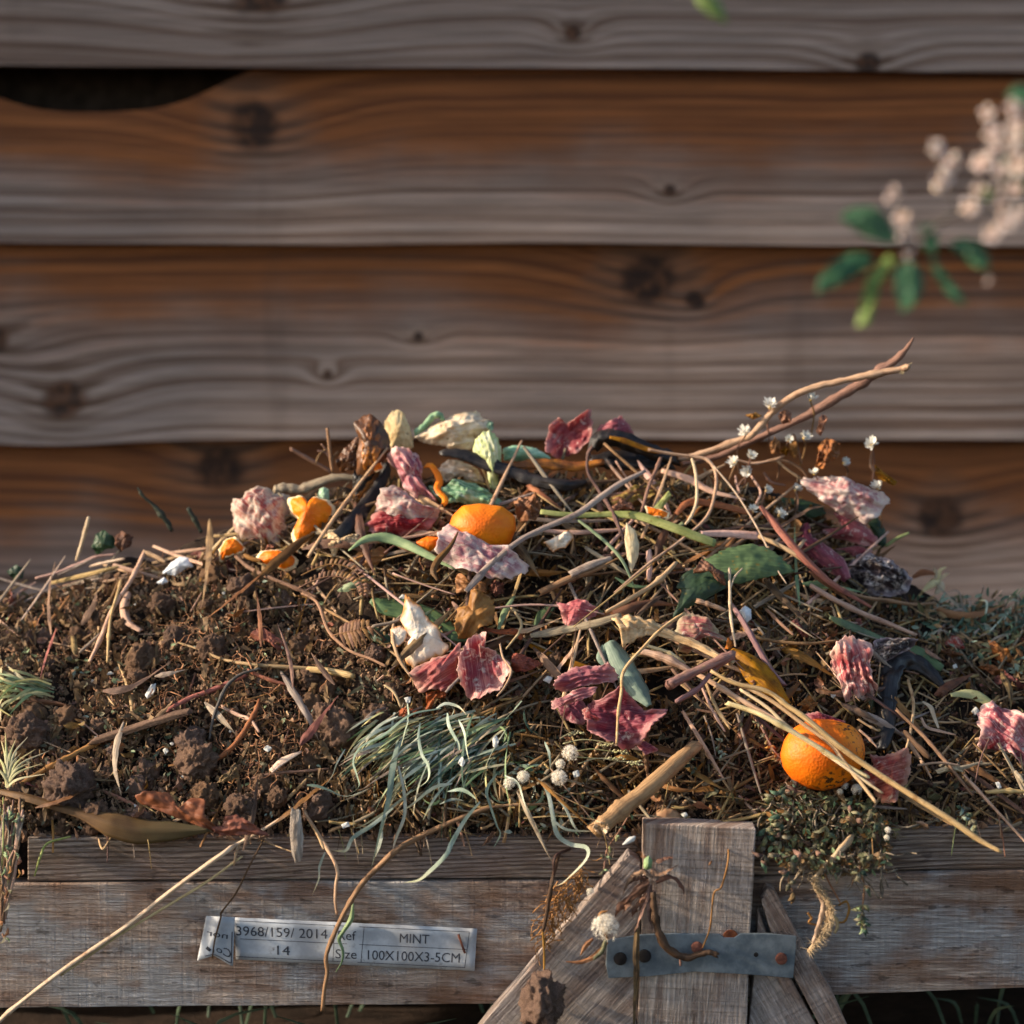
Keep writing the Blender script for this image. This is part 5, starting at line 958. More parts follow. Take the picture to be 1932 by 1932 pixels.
HC = [(ZD, 1010, 735, 92, 'large rounded soil clod right of the curled tan stem'), (ZD, 880, 1085, 112, 'big crumbly clod in the middle of the left slope'), (ZD, 765, 862, 58, 'round clod touching the curled tan stem'), (ZD, 1300, 745, 62, 'clod below the orange peel scraps'), (ZD, 1510, 620, 82, 'tall clod with a pale tip below the rounded orange scrap'),
      (ZD, 865, 1190, 72, 'clod just below the big crumbly one'), (ZD, 480, 935, 62, 'clod at the far left below the leaning straws'), (ZD, 1330, 1000, 95, 'clod among the fine roots of the left slope'), (ZH, 150, 530, 130, 'broad clod at the left edge below the pale grass tuft'), (ZH, 1110, 575, 112, 'upper of two big clods right of the wood offcut'),
      (ZH, 1130, 705, 132, 'lower of two big clods right of the wood offcut'), (ZH, 400, 850, 170, 'largest clod, above the olive brown strap leaf'), (ZH, 1190, 890, 92, 'clod behind the rust brown lobed leaf'), (ZH, 1390, 965, 100, 'clod right of the rust brown lobed leaf'), (ZH, 1785, 210, 62, 'small clod left of the veined onion skin'), (ZH, 1900, 275, 52, 'smallest clod left of the veined onion skin'),
      (ZI, 190, 225, 138, 'large pinkish brown clod left of the grass tuft'), (ZI, 60, 700, 120, 'clod below the left end of the grass tuft'), (ZI, 420, 150, 105, 'clod behind the top of the grass tuft'), (ZI, 90, 110, 78, 'clod above the large pinkish brown one'), (ZH, 560, 1010, 90, 'clod in the shade under the strap leaf'), (ZE, 420, 560, 70, 'clod below the fern tip'), (ZE, 1540, 620, 90, 'dark clod left of the dusty rose onion skin'), (ZH, 650, 640, 46, 'little clod under the wood offcut'), (ZH, 1600, 900, 70, 'clod above the pale wood sliver')]
for z, a, b, r, l_ in HC:
    p = z('%f,%f' % (a, b))[0]; clod(p[0], p[1], r * z.k * .92, l_, 'soil clods on the heap', .012)
p = ZL('285,1105')[0]; clod(p[0], p[1], 135 * ZL.k, 'dark soil clod hanging by roots on the left brace', None, sq=(1.15, .8, 1.05), Y=-.052)
def inside(px, py, poly):
    c = False; n = len(poly); j = n - 1
    for i in range(n):
        if (poly[i][1] > py) != (poly[j][1] > py) and px < (poly[j][0] - poly[i][0]) * (py - poly[i][1]) / (poly[j][1] - poly[i][1]) + poly[i][0]: c = not c
        j = i
    return c
LEFT = [(-60, 1140), (150, 1105), (300, 1060), (420, 1040), (560, 1080), (700, 1180), (780, 1320), (700, 1400), (640, 1560), (-60, 1560)]
RIGHT = [(1250, 1130), (1700, 1130), (1990, 1160), (1990, 1550), (1200, 1555), (1000, 1560), (1120, 1420), (1290, 1330)]
FRONT = [(-60, 1500), (700, 1530), (1990, 1500), (1990, 1572), (-60, 1578)]
MIDDLE = [(560, 960), (1000, 900), (1400, 930), (1650, 1120), (1500, 1230), (1150, 1300), (760, 1220), (640, 1100)]
TOP = [(440, 1010), (620, 940), (800, 905), (1300, 905), (1540, 960), (1680, 1080), (1500, 1020), (1200, 960), (800, 960), (520, 1050)]
CENTRE = [(700, 1180), (1150, 1290), (1290, 1330), (1130, 1430), (1000, 1560), (640, 1560), (700, 1400), (780, 1320)]
def pick(poly):
    xs = [p[0] for p in poly]; ys = [p[1] for p in poly]
    while True:
        a, b = U(min(xs), max(xs)), U(min(ys), max(ys))
        if inside(a, b, poly): return a, b
for i in range(95):
    a, b = pick(LEFT); clod(a, b, 6 + 22 * R() ** 2.2, 'small soil clod among many on the left slope', 'small clods on the left slope', .002, big=False)
for i in range(55):
    a, b = pick(FRONT if i % 2 else RIGHT); clod(a, b, 5 + 14 * R() ** 2, 'small dark soil clod on the shaded right slope or along the rim', 'small clods on the right slope and rim', .002, big=False)

# ================================================================== grass
def tuft(name, lab_, base, cat='grass'): return empty(name, on(*base), lab_, cat)
gt = tuft('grass_tuft', 'big tuft of withered grey green grass spilling over the rim in the centre', (830, 1430))
HB = [('830,90 640,130 480,250 330,330 280,420 300,500 315,580 240,640', 28), ('560,290 525,480 505,650 460,830 395,1085', 56), ('530,715 400,820 280,900 235,980 150,982', 36), ('565,450 600,620 602,760 550,900 528,972', 38), ('1180,500 1118,600 1140,700 1180,820 1202,880 1158,965', 30), ('1075,675 980,790 900,930 860,1010 760,1110 690,1165 600,1182', 40),
      ('1440,530 1500,620 1530,760 1560,880 1640,940 1740,962 1742,1030 1640,1140 1570,1195 1508,1190', 40), ('1510,600 1600,700 1660,820 1705,875', 24), ('1530,790 1620,850 1790,862', 24), ('700,180 690,270 710,380 750,450 745,540 650,610 600,640', 28), ('870,120 880,200 940,320 930,395', 30), ('230,345 180,430 150,510 103,578', 18), ('1335,42 1260,130 1185,205', 40), ('1230,510 1310,560 1350,680 1390,770 1452,838', 26),
      ('105,990 70,1080 65,1160 18,1275', 26), ('-10,570 60,578 150,610 245,655', 28), ('560,140 470,180 400,240 350,320', 30), ('940,160 975,240 990,350 1010,430', 24), ('620,60 625,150 600,250 580,330', 24), ('460,850 440,960 400,1070', 40), ('800,90 860,60 940,80 990,130', 26), ('650,600 560,680 480,740 300,840 280,760', 30), ('900,560 780,590 640,700 560,740', 34), ('1480,300 1510,380 1515,470', 22), ('360,600 250,640 150,620 40,580', 22), ('870,610 960,600 1040,650 1050,690', 34), ('820,690 900,660 980,670', 24)]
for s_, w_ in HB:
    pts = len(s_.split()); blade(ZI, s_, [w_ * .75 * t for t in (.4, .9, 1, .9, .8, .6, .08)], random.choice(('grass', 'grass', 'grass', 'green_grey')), 'blade', parent=gt, lift=.03 + U(0, .008), fold=.15, twist=(U(-.9, .9), U(-2.4, 2.4)), crump=.25, n=max(18, pts * 5), across=4, th=0, front=-.012, stiff=1)
for i in range(250):
    a = U(440, 1300); b = U(60, 400) + (a - 520) * .08; L = U(220, 560) * (1 if a > 700 else .7); an = math.radians(U(152, 178)) if R() < .8 else math.radians(U(90, 150)); pts = []
    dr = U(.2, .7); x_, y_ = a, b
    for k in range(6):
        pts.append('%f,%f,%f' % (x_, y_, 10 * math.sin(k * .6))); an_ = an - dr * k * .28; x_ += math.cos(an_) * L / 5; y_ += math.sin(an_) * L / 5 * (1 if an_ < math.pi else .4) + 6
    blade(ZI, ' '.join(pts), [U(9, 26) * t for t in (.6, 1, .9, .7, .06)], random.choice(('grass', 'grass', 'grass_pale', 'grass_dark', 'sage', 'straw_grey')), 'blade', parent=gt, lift=U(.008, .026), fold=.15, twist=(U(-1., 1.), U(-2.4, 2.4)), crump=.25, n=18, across=3, th=0, front=-.012)
for i in range(60):
    a = U(820, 1500); b = U(200, 680); L = U(70, 220); an = U(0, 6.28); pts = []; x_, y_ = a, b; dr = U(-.8, .8)
    for k in range(5): pts.append('%f,%f,%f' % (x_, y_, 6 * math.sin(k * .8))); x_ += math.cos(an + dr * k) * L / 4; y_ += math.sin(an + dr * k) * L / 4
    blade(ZI, ' '.join(pts), [U(12, 26) * t for t in (.7, 1, .9, .12)], random.choice(('grass', 'grass_dark', 'grass_dark', 'sage')), 'blade', parent=gt, lift=U(.008, .02), fold=.15, twist=(U(-1., 1.), U(-2.4, 2.4)), crump=.25, n=14, across=3, th=0, front=-.012)
t1 = tuft('grass_tuft', 'pale straw green grass tuft at the left edge', (60, 1310))
for i in range(48):
    a = U(120, 320); b = U(220, 340); e = U(110, 460); x1 = U(-80, 100)
    pts = '%f,%f %f,%f,8 %f,%f,10 %f,%f' % (a, b, a - 90, b + (e - b) * .15 - 30, a - 180, b + (e - b) * .5 - 30, x1, e)
    blade(ZH, pts, [U(12, 22) * t for t in (.6, 1, 1, .2)], random.choice(('grass_pale', 'grass_pale', 'sage')), 'blade', parent=t1, lift=U(.004, .022), fold=.15, twist=(U(-1, 1), U(-2.4, 2.4)), crump=.25, n=16, across=3, th=0)
t2 = tuft('grass_tuft', 'small upright pale grass tuft at the left edge above the strap leaf', (20, 1480))
for a, b in ((160, 545), (205, 615), (285, 625), (8, 570), (60, 600), (120, 640), (240, 700), (-30, 640), (180, 690), (90, 560), (-60, 700), (260, 760), (30, 520)):
    blade(ZH, '%f,%f %f,%f,12 %f,%f,8' % (U(20, 60), 835, 40 + (a - 40) * .3, 835 - (835 - b) * .62, a, b), [U(14, 22) * t for t in (1, .9, .1)], 'grass_pale', 'blade', parent=t2, lift=.022, fold=.6, twist=U(-.4, .4), crump=.08, n=14, across=4, th=0)
t3 = tuft('hanging_weed', 'dried weed stems hanging over the rim at the left edge', (20, 1560), 'weed')
for i in range(16):
    x0 = U(-30, 170); pts = '%f,%f,6 %f,%f,8 %f,%f %f,%f' % (x0, U(0, 150), x0 * .8 + U(-30, 40), 300 + U(-40, 40), x0 * .5 + U(-30, 30), 520 + U(-60, 60), x0 * .2 + U(-30, 30), U(620, 960))
    stem(ZJ, pts, U(9, 22), random.choice(('straw_pink', 'straw_grey', 'yellowgreen', 'stem_brown')), 'stalk', parent=t3, lift=.018, stiff=0, jit=.3)
for i in range(46):
    a = U(-30, 150) * (1 if R() < .6 else .4); b = U(40, 900) if a < 60 else U(40, 480); an = U(.6, 2.6); L = U(30, 80)
    blade(ZJ, '%f,%f %f,%f,4 %f,%f' % (a, b, a + math.cos(an) * L * .5, b + math.sin(an) * L * .5, a + math.cos(an + .4) * L, b + math.sin(an) * L), [U(14, 30) * t for t in (.4, 1, .1)], random.choice(('flake', 'weed', 'sage', 'tan')), 'leaf', parent=t3, lift=U(.018, .03), fold=.8, twist=U(-.8, .8), crump=.5, n=9, across=4, th=0)
t4 = tuft('grass_tuft', 'dark green blurred grass tuft on the far right skyline', (1880, 1170))
for i in range(70):
    a = U(1380, 1990); b = U(60, 330); an = U(2.2, 4.2) if R() < .5 else U(4.2, 5.6); L = U(80, 240)
    blade(ZG, '%f,%f %f,%f,10 %f,%f,8' % (a, b, a + math.cos(an) * L * .5, b + math.sin(an) * L * .5 - 10, a + math.cos(an - .3) * L, b + math.sin(an - .3) * L * .6), [U(10, 22) * t for t in (.8, 1, .1)], random.choice(('grass_dark', 'grass_dark', 'grass', 'straw_grey')), 'blade', parent=t4, lift=U(.004, .03), fold=.6, twist=U(-.8, .8), crump=.1, n=10, across=4, th=0)
t5 = tuft('grass_seed_heads', 'pale grass seed heads beside the wine red onion skin', (1150, 1420))
for s_ in ('-20,1340 120,1310 250,1320 340,1345', '60,1400 200,1380 330,1395 450,1400', '80,1440 240,1450 420,1450', '100,1490 240,1450 400,1470 560,1480', '-40,1300 60,1250 120,1260'):
    stem(ZF, s_, 10, 'grass_pale', 'stalk', parent=t5, lift=.03)
    q = ZF(s_)[-1]
    for k in range(9):
        e = (q[0] - k * 3.2 + U(-1, 1), q[1] + U(-2, 2)); blade(None, [e, (e[0] + 4, e[1] + U(-4, 4), 3), (e[0] + 9, e[1] + U(-5, 5))], (1.5, 4, .6), 'grass_pale', 'spikelet', parent=t5, lift=.032, n=6, across=3, th=0)

# ---- dandelion clocks
def clock(px, py, r, lab_, Y=None, lift=.035, full=True, stalk=None):
    p = on(px, py, lift) if Y is None else at(px, py, Y); rr = r * mpp(p.y); e = empty('dandelion_clock', p, lab_, 'dandelion', 'dandelion clocks'); V = []; F = []
    for k in range(260):
        d = Vector((random.gauss(0, 1), random.gauss(0, 1) - .5, random.gauss(0, 1) + (.5 if full else .8))).normalized(); t = d.orthogonal().normalized() * rr * .010; b = d.cross(t); L = rr * U(.8, 1.05); k0 = len(V)
        V += [p + t, p - t * .5 + b, p - t * .5 - b, p + d * L]; F += [(k0, k0 + 1, k0 + 3), (k0 + 1, k0 + 2, k0 + 3), (k0 + 2, k0, k0 + 3)]
        for j in range(5):
            a = U(0, 6.28); d2 = (d * .6 + (t.normalized() * math.cos(a) + b.normalized() * math.sin(a)) * .8).normalized() * rr * .3; k0 = len(V); s = d.cross(d2).normalized() * rr * .016
            q = p + d * L * .8; V += [q + s, q - s, q + d2]; F.append((k0, k0 + 1, k0 + 2))
    tag(link('seed_fluff', V, F, 'fluff', e), kind='stuff')
    bm = bmesh.new(); bmesh.ops.create_icosphere(bm, subdivisions=2, radius=rr * .3); Vc = [v.co + p - Vector((0, 0, rr * .1)) for v in bm.verts]; Fc = [tuple(v.index for v in f.verts) for f in bm.faces]; bm.free(); link('seed_base', Vc, Fc, 'ginger', e)
    if stalk: stem(stalk[0], stalk[1], stalk[2], 'weed', 'flower_stalk', parent=e, Y=None if Y is None else Y, lift=lift - .008, stiff=0)
for a, b, r, t in ((1640, 372, 58, 'highest of the clocks right of the grass tuft'), (1570, 525, 56, 'large one below the highest, right of the grass tuft'), (1578, 440, 36, 'small one squeezed between two larger ones'), (1345, 520, 46, 'tan centred one in the middle of the row'), (1258, 562, 42, 'leftmost of the row at the grass tuft')):
    p = ZI('%f,%f' % (a, b))[0]; clock(p[0], p[1], r * ZI.k, 'white dandelion clock, ' + t)
p = ZL('630,705')[0]; clock(p[0], p[1], 84 * ZL.k, 'big fluffy cream dandelion clock in front of the left brace', Y=-.06, full=False, stalk=(ZL, '630,770 610,830 565,870', 26))
p = ZL('548,512')[0]; clock(p[0], p[1], 26 * ZL.k, 'tiny dried dandelion head on the left brace', Y=-.04, full=False)
for a, b, r, t in ((688, 102, 30, 'uppermost closed bud'), (655, 145, 26, 'left closed bud'), (770, 128, 44, 'opened white tuft'), (988, 410, 26, 'bud at the right end of the weeds'), (980, 462, 24, 'lowest bud at the right end of the weeds')):
    p = ZM('%f,%f' % (a, b))[0]; clock(p[0], p[1], r * ZM.k, 'small seed head below the specked orange, ' + t, lift=.045, full=False)

# ================================================================== withered weeds hanging over the rim at right
MAT['weed2'] = MAT['weed']
wm = [ (1440, 1500), (1490, 1470), (1560, 1500), (1640, 1510), (1690, 1560), (1670, 1640), (1600, 1650), (1520, 1640), (1450, 1620)]
def small_leaves(name, lab_, cat, poly, n, mats, smin, smax, lift, kind='stuff', front=-.03, squash=1.):
    """a mat of little leaves nobody could count"""
    V = []; F = []; A = []; MI = []
    for i in range(n):
        a, b = pick(poly); p = on(a, b, U(*lift), front); s = U(smin, smax) * mpp(p.y); an = U(0, 6.28); d = Vector((math.cos(an), U(-.8, .2), math.sin(an) * .8 - .25)).normalized(); u = Vector((U(-.5, .5), -1, U(-.2, .9))).normalized(); sd = d.cross(u).normalized(); up = sd.cross(d); k0 = len(V); wd = s * U(.25, .5) * squash; cv = U(-.3, .5)
        for q, ww in ((0, .15), (.35, 1), (.7, .8), (1, .1)):
            c = p + d * s * q - up * s * cv * q * q
            for sg in (-1, 0, 1): V.append(c + sd * wd * ww * sg + up * wd * .45 * abs(sg) * ww); A.append((q, sg, abs(sg)))
        for j in range(3):
            for t in range(2): b_ = k0 + j * 3 + t; F.append((b_, b_ + 1, b_ + 4, b_ + 3)); MI.append(i)
    o = link(name, V, F, mats[0], attr=A)
    for m_ in mats[1:]: o.data.materials.append(MAT[m_])
    o.data.polygons.foreach_set('material_index', [hash((i * 7919) % 101) % len(mats) for i in MI]); return tag(o, lab_, cat, kind=kind)
small_leaves('weed_mat', 'tangled mat of withered grey green weeds over the rim below the specked orange', 'weeds', wm, 1300, ('weed', 'flake', 'weed', 'tan', 'flake', 'weed', 'sage'), 6, 18, (.004, .036), squash=.62)
V = []; F = []; A = []
for i in range(170):
    a, b = pick(wm); an = U(.3, 2.8); L = U(20, 80); pts = []
    for k in range(5): pts.append((a, b, U(0, 22))); an += U(-.6, .6); a += math.cos(an) * L / 4; b += math.sin(an) * L / 4
    v, f, at2 = tube_geo(place(None, pts, .012, -.03), [U(.0004, .001)] * 2, 8, 4); k0 = len(V); V += v; A += at2; F += [tuple(x + k0 for x in g_) for g_ in f if len(g_) == 4]
tag(link('weed_stalks', V, F, 'straw_grey', attr=A), 'fine dry stalks running through the withered weed mat', 'weeds', kind='stuff')
small_leaves('dry_foliage', 'dry grey green foliage along the far right rim of the heap', 'foliage', [(1680, 1130), (1800, 1120), (1990, 1128), (1990, 1290), (1840, 1250), (1720, 1200)], 420, ('weed', 'green_grey', 'flake', 'grass_dark'), 8, 26, (.002, .03), squash=.5)
small_leaves('dry_foliage', 'dry grey green foliage along the front lip behind the rail', 'foliage', [(1010, 1500), (1120, 1470), (1200, 1545), (1100, 1572), (960, 1572)], 160, ('weed', 'flake', 'sage', 'grass'), 6, 18, (.002, .02), squash=.5)
small_leaves('dry_foliage', 'dry grey green scraps of foliage scattered on the left slope', 'foliage', LEFT, 420, ('weed', 'green_grey', 'flake', 'sage'), 5, 16, (.002, .014), squash=.6)
def sprig(lab_, z, path, n, w, leafs, mats, lift=.03, group=None, spread=26):
    e = empty('weed_sprig', place(z, path, lift, -.03)[-1], lab_, 'weed', group); stem(z, path, w, 'twig_grey' if R() < .5 else 'stem_brown', 'stalk', parent=e, lift=lift, front=-.03, stiff=0, jit=.3)
    S = spline([tuple(p[:2]) for p in z(path)], n)
    for q in S:
        for k in range(leafs):
            an = U(-.4, 3.5); L = U(.5, 1.1) * spread
            blade(None, [tuple(q), (q[0] + math.cos(an) * L * .5, q[1] + math.sin(an) * L * .5, U(1, 5)), (q[0] + math.cos(an + .2) * L, q[1] + math.sin(an + .2) * L)], [x * spread * .42 for x in (.25, 1, .85, .1)], random.choice(mats), 'leaf', parent=e, lift=lift + .004, fold=.7, twist=U(-.6, .6), crump=.35, n=9, across=5, th=0, front=-.03, stiff=0)
WM = ('weed', 'weed', 'weed', 'flake', 'grass_dark')
sprig('weed sprig hanging straight down with a leafy tuft at its end', ZM, '800,600 795,700 825,790 815,930 812,1000', 5, 14, 2, WM); 
for l_, s_, n_ in (('weed sprig hanging beside the right edge of the post', '140,400 150,470 130,560 110,620', 5), ('limp weed sprig with long drooping leaves right of the post', '330,450 325,560 310,650 300,760 330,840', 6), ('weed sprig with pale buds at the upper left of the mat', '250,300 240,420 250,560', 5), ('weed sprig in the middle of the hanging mat', '480,420 500,520 440,600', 4), ('weed sprig with yellowish buds in the mat', '560,380 540,470 480,520', 4), ('weed sprig at the right end of the mat under the seed heads', '860,260 900,340 880,450 885,580', 6), ('weed sprig below the dusky pink onion skin', '740,180 720,260 760,330', 4), ('upright weed sprig left of the specked orange', '330,60 260,130 200,180', 4)):
    sprig(l_, ZM, s_, n_, 12, 2, WM)
sprig('clump at the very end of the straight hanging weed sprig', ZM, '810,960 805,1020 812,1085', 5, 8, 4, ('weed', 'grass_dark', 'sage'), spread=18)
sprig('small weed sprig growing over the rail near the right edge', ZM, '1500,250 1560,330 1600,420', 5, 10, 3, ('weed', 'grass_dark', 'green_grey'), spread=20)
sprig('small yellowish weed shoot on top of the left brace', ZL, '760,90 700,190 640,280 620,390', 6, 10, 2, ('sage', 'weed', 'yellowgreen'), spread=15)
sprig('weed sprig with tiny round leaves above the cut stem', ZF, '1180,1300 1150,1370 1170,1420', 4, 10, 3, ('weed', 'green_grey'), spread=14)
sprig('second weed sprig with tiny round leaves beside the cut stem', ZF, '960,1400 930,1470 960,1530', 4, 10, 3, ('weed', 'grass_dark'), spread=14)
sprig('dried weed stalks left of the specked orange', ZF, '1440,860 1360,950 1340,1100 1300,1250', 7, 22, 2, ('flake', 'weed', 'tan'), spread=16)
sprig('dried weed stalk with husks next to the left one of the specked orange', ZF, '1400,1100 1480,1230 1560,1380 1620,1450', 6, 16, 2, ('flake', 'weed', 'tan'), spread=14)
hr = empty('hairy_root', at(1560, 1700, -.03), 'thick pale hairy root hanging down right of the steel plate', 'root')
for s_, w_ in (('740,450 650,560 560,650 490,740 482,790 550,870 592,960 565,1050 525,1150 440,1250', 48), ('500,830 540,930 505,1080 470,1200', 34), ('560,960 590,1060 560,1150', 50), ('600,980 640,1060 620,1120', 26)):
    stem(ZM, s_, w_, 'root_pale', 'root_strand', parent=hr, lift=.03, front=-.02, stiff=0, jit=.5, sides=10)
V = []; F = []
S = place(None, spline([p[:2] for p in ZM('490,740 482,790 550,870 592,960 565,1050 525,1150 440,1250')], 60), .036, -.02, None)
for p in S:
    for k in range(9): d = Vector((random.gauss(0, 1), random.gauss(0, 1) - .4, random.gauss(0, .8) - .3)).normalized() * U(.004, .011); s = Vector((.0002, 0, .0002)); k0 = len(V); V += [p + s, p - s, p + d]; F.append((k0, k0 + 1, k0 + 2))
tag(link('root_hairs', V, F, 'root_pale', hr), kind='stuff')
for s_ in ('540,690 590,790 640,880 660,920', '640,590 720,620 760,700 740,790'): stem(ZM, s_, 14, 'root', 'root_strand', parent=hr, lift=.03, front=-.02, stiff=0)
for l_, s_ in (('curled rusty root left of two beside the hairy root', '650,930 700,905 720,960 690,1040 640,1050'), ('rusty root curl below the hanging weeds', '430,980 460,1020 440,1050 500,1070')):
    stem(ZM, s_, 18, 'root', 'root_curl', l_, 'root', .03, front=-.02, stiff=0, jit=.4)

# ---- withered dandelion plant and roots in front of the post
dp = empty('withered_dandelion', at(1225, 1650, -.04), 'withered dandelion plant with purplish drooping leaves hanging on the post', 'weed')
for s_, w_ in (('860,450 780,520 705,600 678,650', 40), ('870,470 835,570 800,690 785,730', 34), ('890,500 865,600 882,722', 30), ('900,460 980,428 1040,480 1052,540', 26), ('860,440 800,440 755,470', 28), ('870,400 935,410 1025,362', 34), ('900,350 950,330 995,325', 26), ('855,480 760,560 720,630', 30), ('875,430 830,400 760,450 720,530', 30), ('845,520 790,600 770,650', 26), ('750,305 800,300 850,330', 34), ('780,170 790,230 830,300', 24)):
    blade(ZL, s_, [w_ * 1.25 * t for t in (.5, 1, .6, 1, .5, .1)], random.choice(('brown', 'flake', 'flake', 'brown')), 'leaf', parent=dp, lift=.012, front=-.034, fold=.5, twist=(U(-.8, .8), U(-2, 2)), crump=.9, n=22, across=5, stiff=0, th=0)
sheet(ZL, '832,380 835,335 860,315 882,340 878,385 850,395', 'sage', 'closed_bud', None, None, .02, .5, .06, 2, 0, back=.4, parent=dp, Y=-.04)
stem(ZL, '885,520 890,600 912,720 960,812 1060,862 1130,845 1185,835 1232,852', 44, 'stem_dark', 'tap_root', parent=dp, lift=.012, front=-.034, stiff=0, jit=.4, taper=(.7, .8, 1, 1, .9, .8, .5))
stem(ZL, '1030,860 1032,910', 14, 'stem_brown', 'tap_root', parent=dp, lift=.012, front=-.034)
blade(ZL, '800,700 795,850 802,950 790,1110 785,1225', (26, 40, 46, 30, 20), 'flake', 'leaf', parent=dp, lift=.012, front=-.034, fold=.8, crump=.35, twist=(.2, 1.2), stiff=0, th=0)
for s_ in ('640,780 575,850 500,885 415,885', '620,800 560,860 530,880', '560,760 520,800 495,850', '640,770 600,640 640,610'):
    blade(ZL, s_, (14, 30, 24, 5), 'tan', 'leaf', parent=dp, lift=.012, front=-.03, fold=.8, crump=.4, stiff=0, th=0)
for l_, s_, w_ in (('fine root hanging on the left of the post face, ending in a hook', '1190,-60 1215,20 1270,130 1246,260 1186,366', 16), ('long hair root trailing down the post to the steel plate', '1268,-20 1272,180 1290,320 1252,480 1210,522 1190,700 1150,812', 11), ('long dark root hanging left of the left brace', '500,30 440,160 385,290 345,440 318,600 295,720', 22), ('thin root holding the hanging clod', '292,720 300,860 297,1010', 12), ('short root beside the long dark root', '440,280 360,320 352,420', 16)):
    stem(ZL, s_, w_, 'root' if 'long dark' not in l_ else 'stem_dark', 'hanging_root', l_, 'root', .008, front=-.03, stiff=0, jit=.4)
ht = empty('root_tangle', at(1110, 1700, -.02), 'tangle of fine brown roots and dirt along the left brace', 'roots'); V = []; F = []
for i in range(130):
    t = R(); x0 = 520 - 230 * t + random.gauss(0, 24); y0 = 400 + 330 * t + random.gauss(0, 40); an = U(1.2, 2.8); pts = []
    for k in range(5): q = ZL('%f,%f' % (x0, y0))[0]; pts.append((q[0], q[1], U(0, 8))); an += U(-.7, .7); x0 += math.cos(an) * 22; y0 += math.sin(an) * 22
    v, f, a = tube_geo(place(None, pts, .006, -.022), [U(.0003, .0007)] * 2, 8, 3); k0 = len(V); V += v; F += [tuple(x + k0 for x in g_) for g_ in f if len(g_) == 4]
tag(link('root_hairs', V, F, 'root', ht, attr=[(0, 0, 0)] * len(V)), kind='stuff')

# ================================================================== loose litter
# straw by the piece
STN = [0]
def loose_straw(poly, n, lmin, lmax, ang, spread, wmin, wmax, mats, lab_, grp, lift=(.006, .03), name='straw'):
    for i in range(n):
        a, b = pick(poly); L = U(lmin, lmax); an = math.radians(ang + random.gauss(0, spread)); kx = random.gauss(0, .12); pts = []
        for k in range(4):
            t = k / 3 - .5; pts.append((a + math.cos(an) * L * t - math.sin(an) * L * kx * (t * t), b - math.sin(an) * L * t + math.cos(an) * L * kx * (t * t), U(-2, 2)))
        lf = U(*lift); P = relax(place(None, pts, lf), 3); m = mpp(P[0].y); w_ = U(wmin, wmax) * m / 2
        if R() < .6: V, F, A = blade_geo(P, [w_ * 2.2, w_ * 2.8, w_ * 2.4, w_], 12, 4, .8, U(-.5, .5), .15, nseed())
        else: V, F, A = tube_geo(P, [w_, w_, w_ * .9, w_ * .6], 12, 6, 1, .15, nseed())
        tag(link(name, V, F, random.choice(mats), attr=A), lab_, 'straw', grp)
SM = ('straw', 'straw', 'straw_grey', 'straw_pink', 'stem_brown', 'straw_grey')
loose_straw(MIDDLE, 88, 50, 260, 20, 34, 2, 8, SM + ('stem_dark', 'stem_brown'), 'loose dry straw in the tangle on the upper middle of the heap', 'straws in the upper middle tangle', (.01, .04))
loose_straw(TOP, 34, 60, 180, 10, 35, 3, 8, SM + ('stem_dark',), 'short dry straw in the tangle along the summit', 'straws along the summit', (.004, .03))
loose_straw(RIGHT, 58, 40, 200, -38, 40, 2, 7, ('straw', 'stem_brown', 'straw_grey', 'stem_dark', 'straw_pink'), 'loose dry straw in the shaded litter of the right slope', 'straws on the right slope', (.006, .03))
loose_straw(CENTRE, 16, 30, 130, 10, 60, 2, 6, ('straw', 'stem_brown', 'straw_grey', 'root'), 'short straw in the dark soil around the big grass tuft', 'straws around the grass tuft', (.004, .02))
loose_straw(LEFT, 38, 40, 150, 20, 50, 2, 6, ('straw', 'straw_pink', 'stem_brown', 'root', 'root'), 'short straw or stalk in the soil of the left slope', 'short straws on the left slope', (.003, .014))
loose_straw([(-60, 1120), (300, 1050), (430, 1010), (440, 1050), (300, 1090), (0, 1150)], 24, 50, 170, 18, 22, 2, 6, ('straw', 'straw_pink', 'straw_grey', 'straw_light'), 'short straw lying along the left skyline of the heap', 'straws on the left skyline', (.003, .014))

def leaf_strips(poly, n, ang, spread, mats, lab_, grp):
    for i in range(n):
        a, b = pick(poly); L = U(50, 170); an = math.radians(ang + random.gauss(0, spread)); k = random.gauss(0, .3); W_ = U(7, 20)
        pts = [(a + math.cos(an) * L * t_ - math.sin(an) * L * k * t_ * t_, b - math.sin(an) * L * t_ + math.cos(an) * L * k * t_ * t_, 6 * math.cos(t_ * 3)) for t_ in (-.5, -.2, .15, .5)]
        blade(None, pts, [W_ * q for q in (.25, 1, .95, .6, .08)], random.choice(mats), 'dry_leaf_strip', lab_, 'leaf', U(.012, .034), .5, (U(-.6, .6), U(-1.4, 1.4)), .45, 20, 5, group=grp, th=0)
leaf_strips(MIDDLE, 60, 20, 40, ('tan', 'brown', 'straw_pink', 'flake', 'olivebrown', 'gold', 'sage'), 'long withered leaf strip woven into the straw of the upper middle', 'leaf strips in the upper middle')
leaf_strips(RIGHT, 40, -35, 40, ('tan', 'brown', 'flake_red', 'flake', 'olivebrown', 'straw_grey'), 'long withered leaf strip in the shaded litter of the right slope', 'leaf strips on the right slope')
leaf_strips(TOP, 14, 5, 40, ('tan', 'brown', 'gold', 'flake'), 'withered leaf strip in the tangle along the summit', 'leaf strips along the summit')
leaf_strips(LEFT, 22, 20, 60, ('flake', 'flake', 'straw_grey', 'flake_red', 'brown'), 'withered leaf strip half buried in the left slope', 'leaf strips on the left slope')

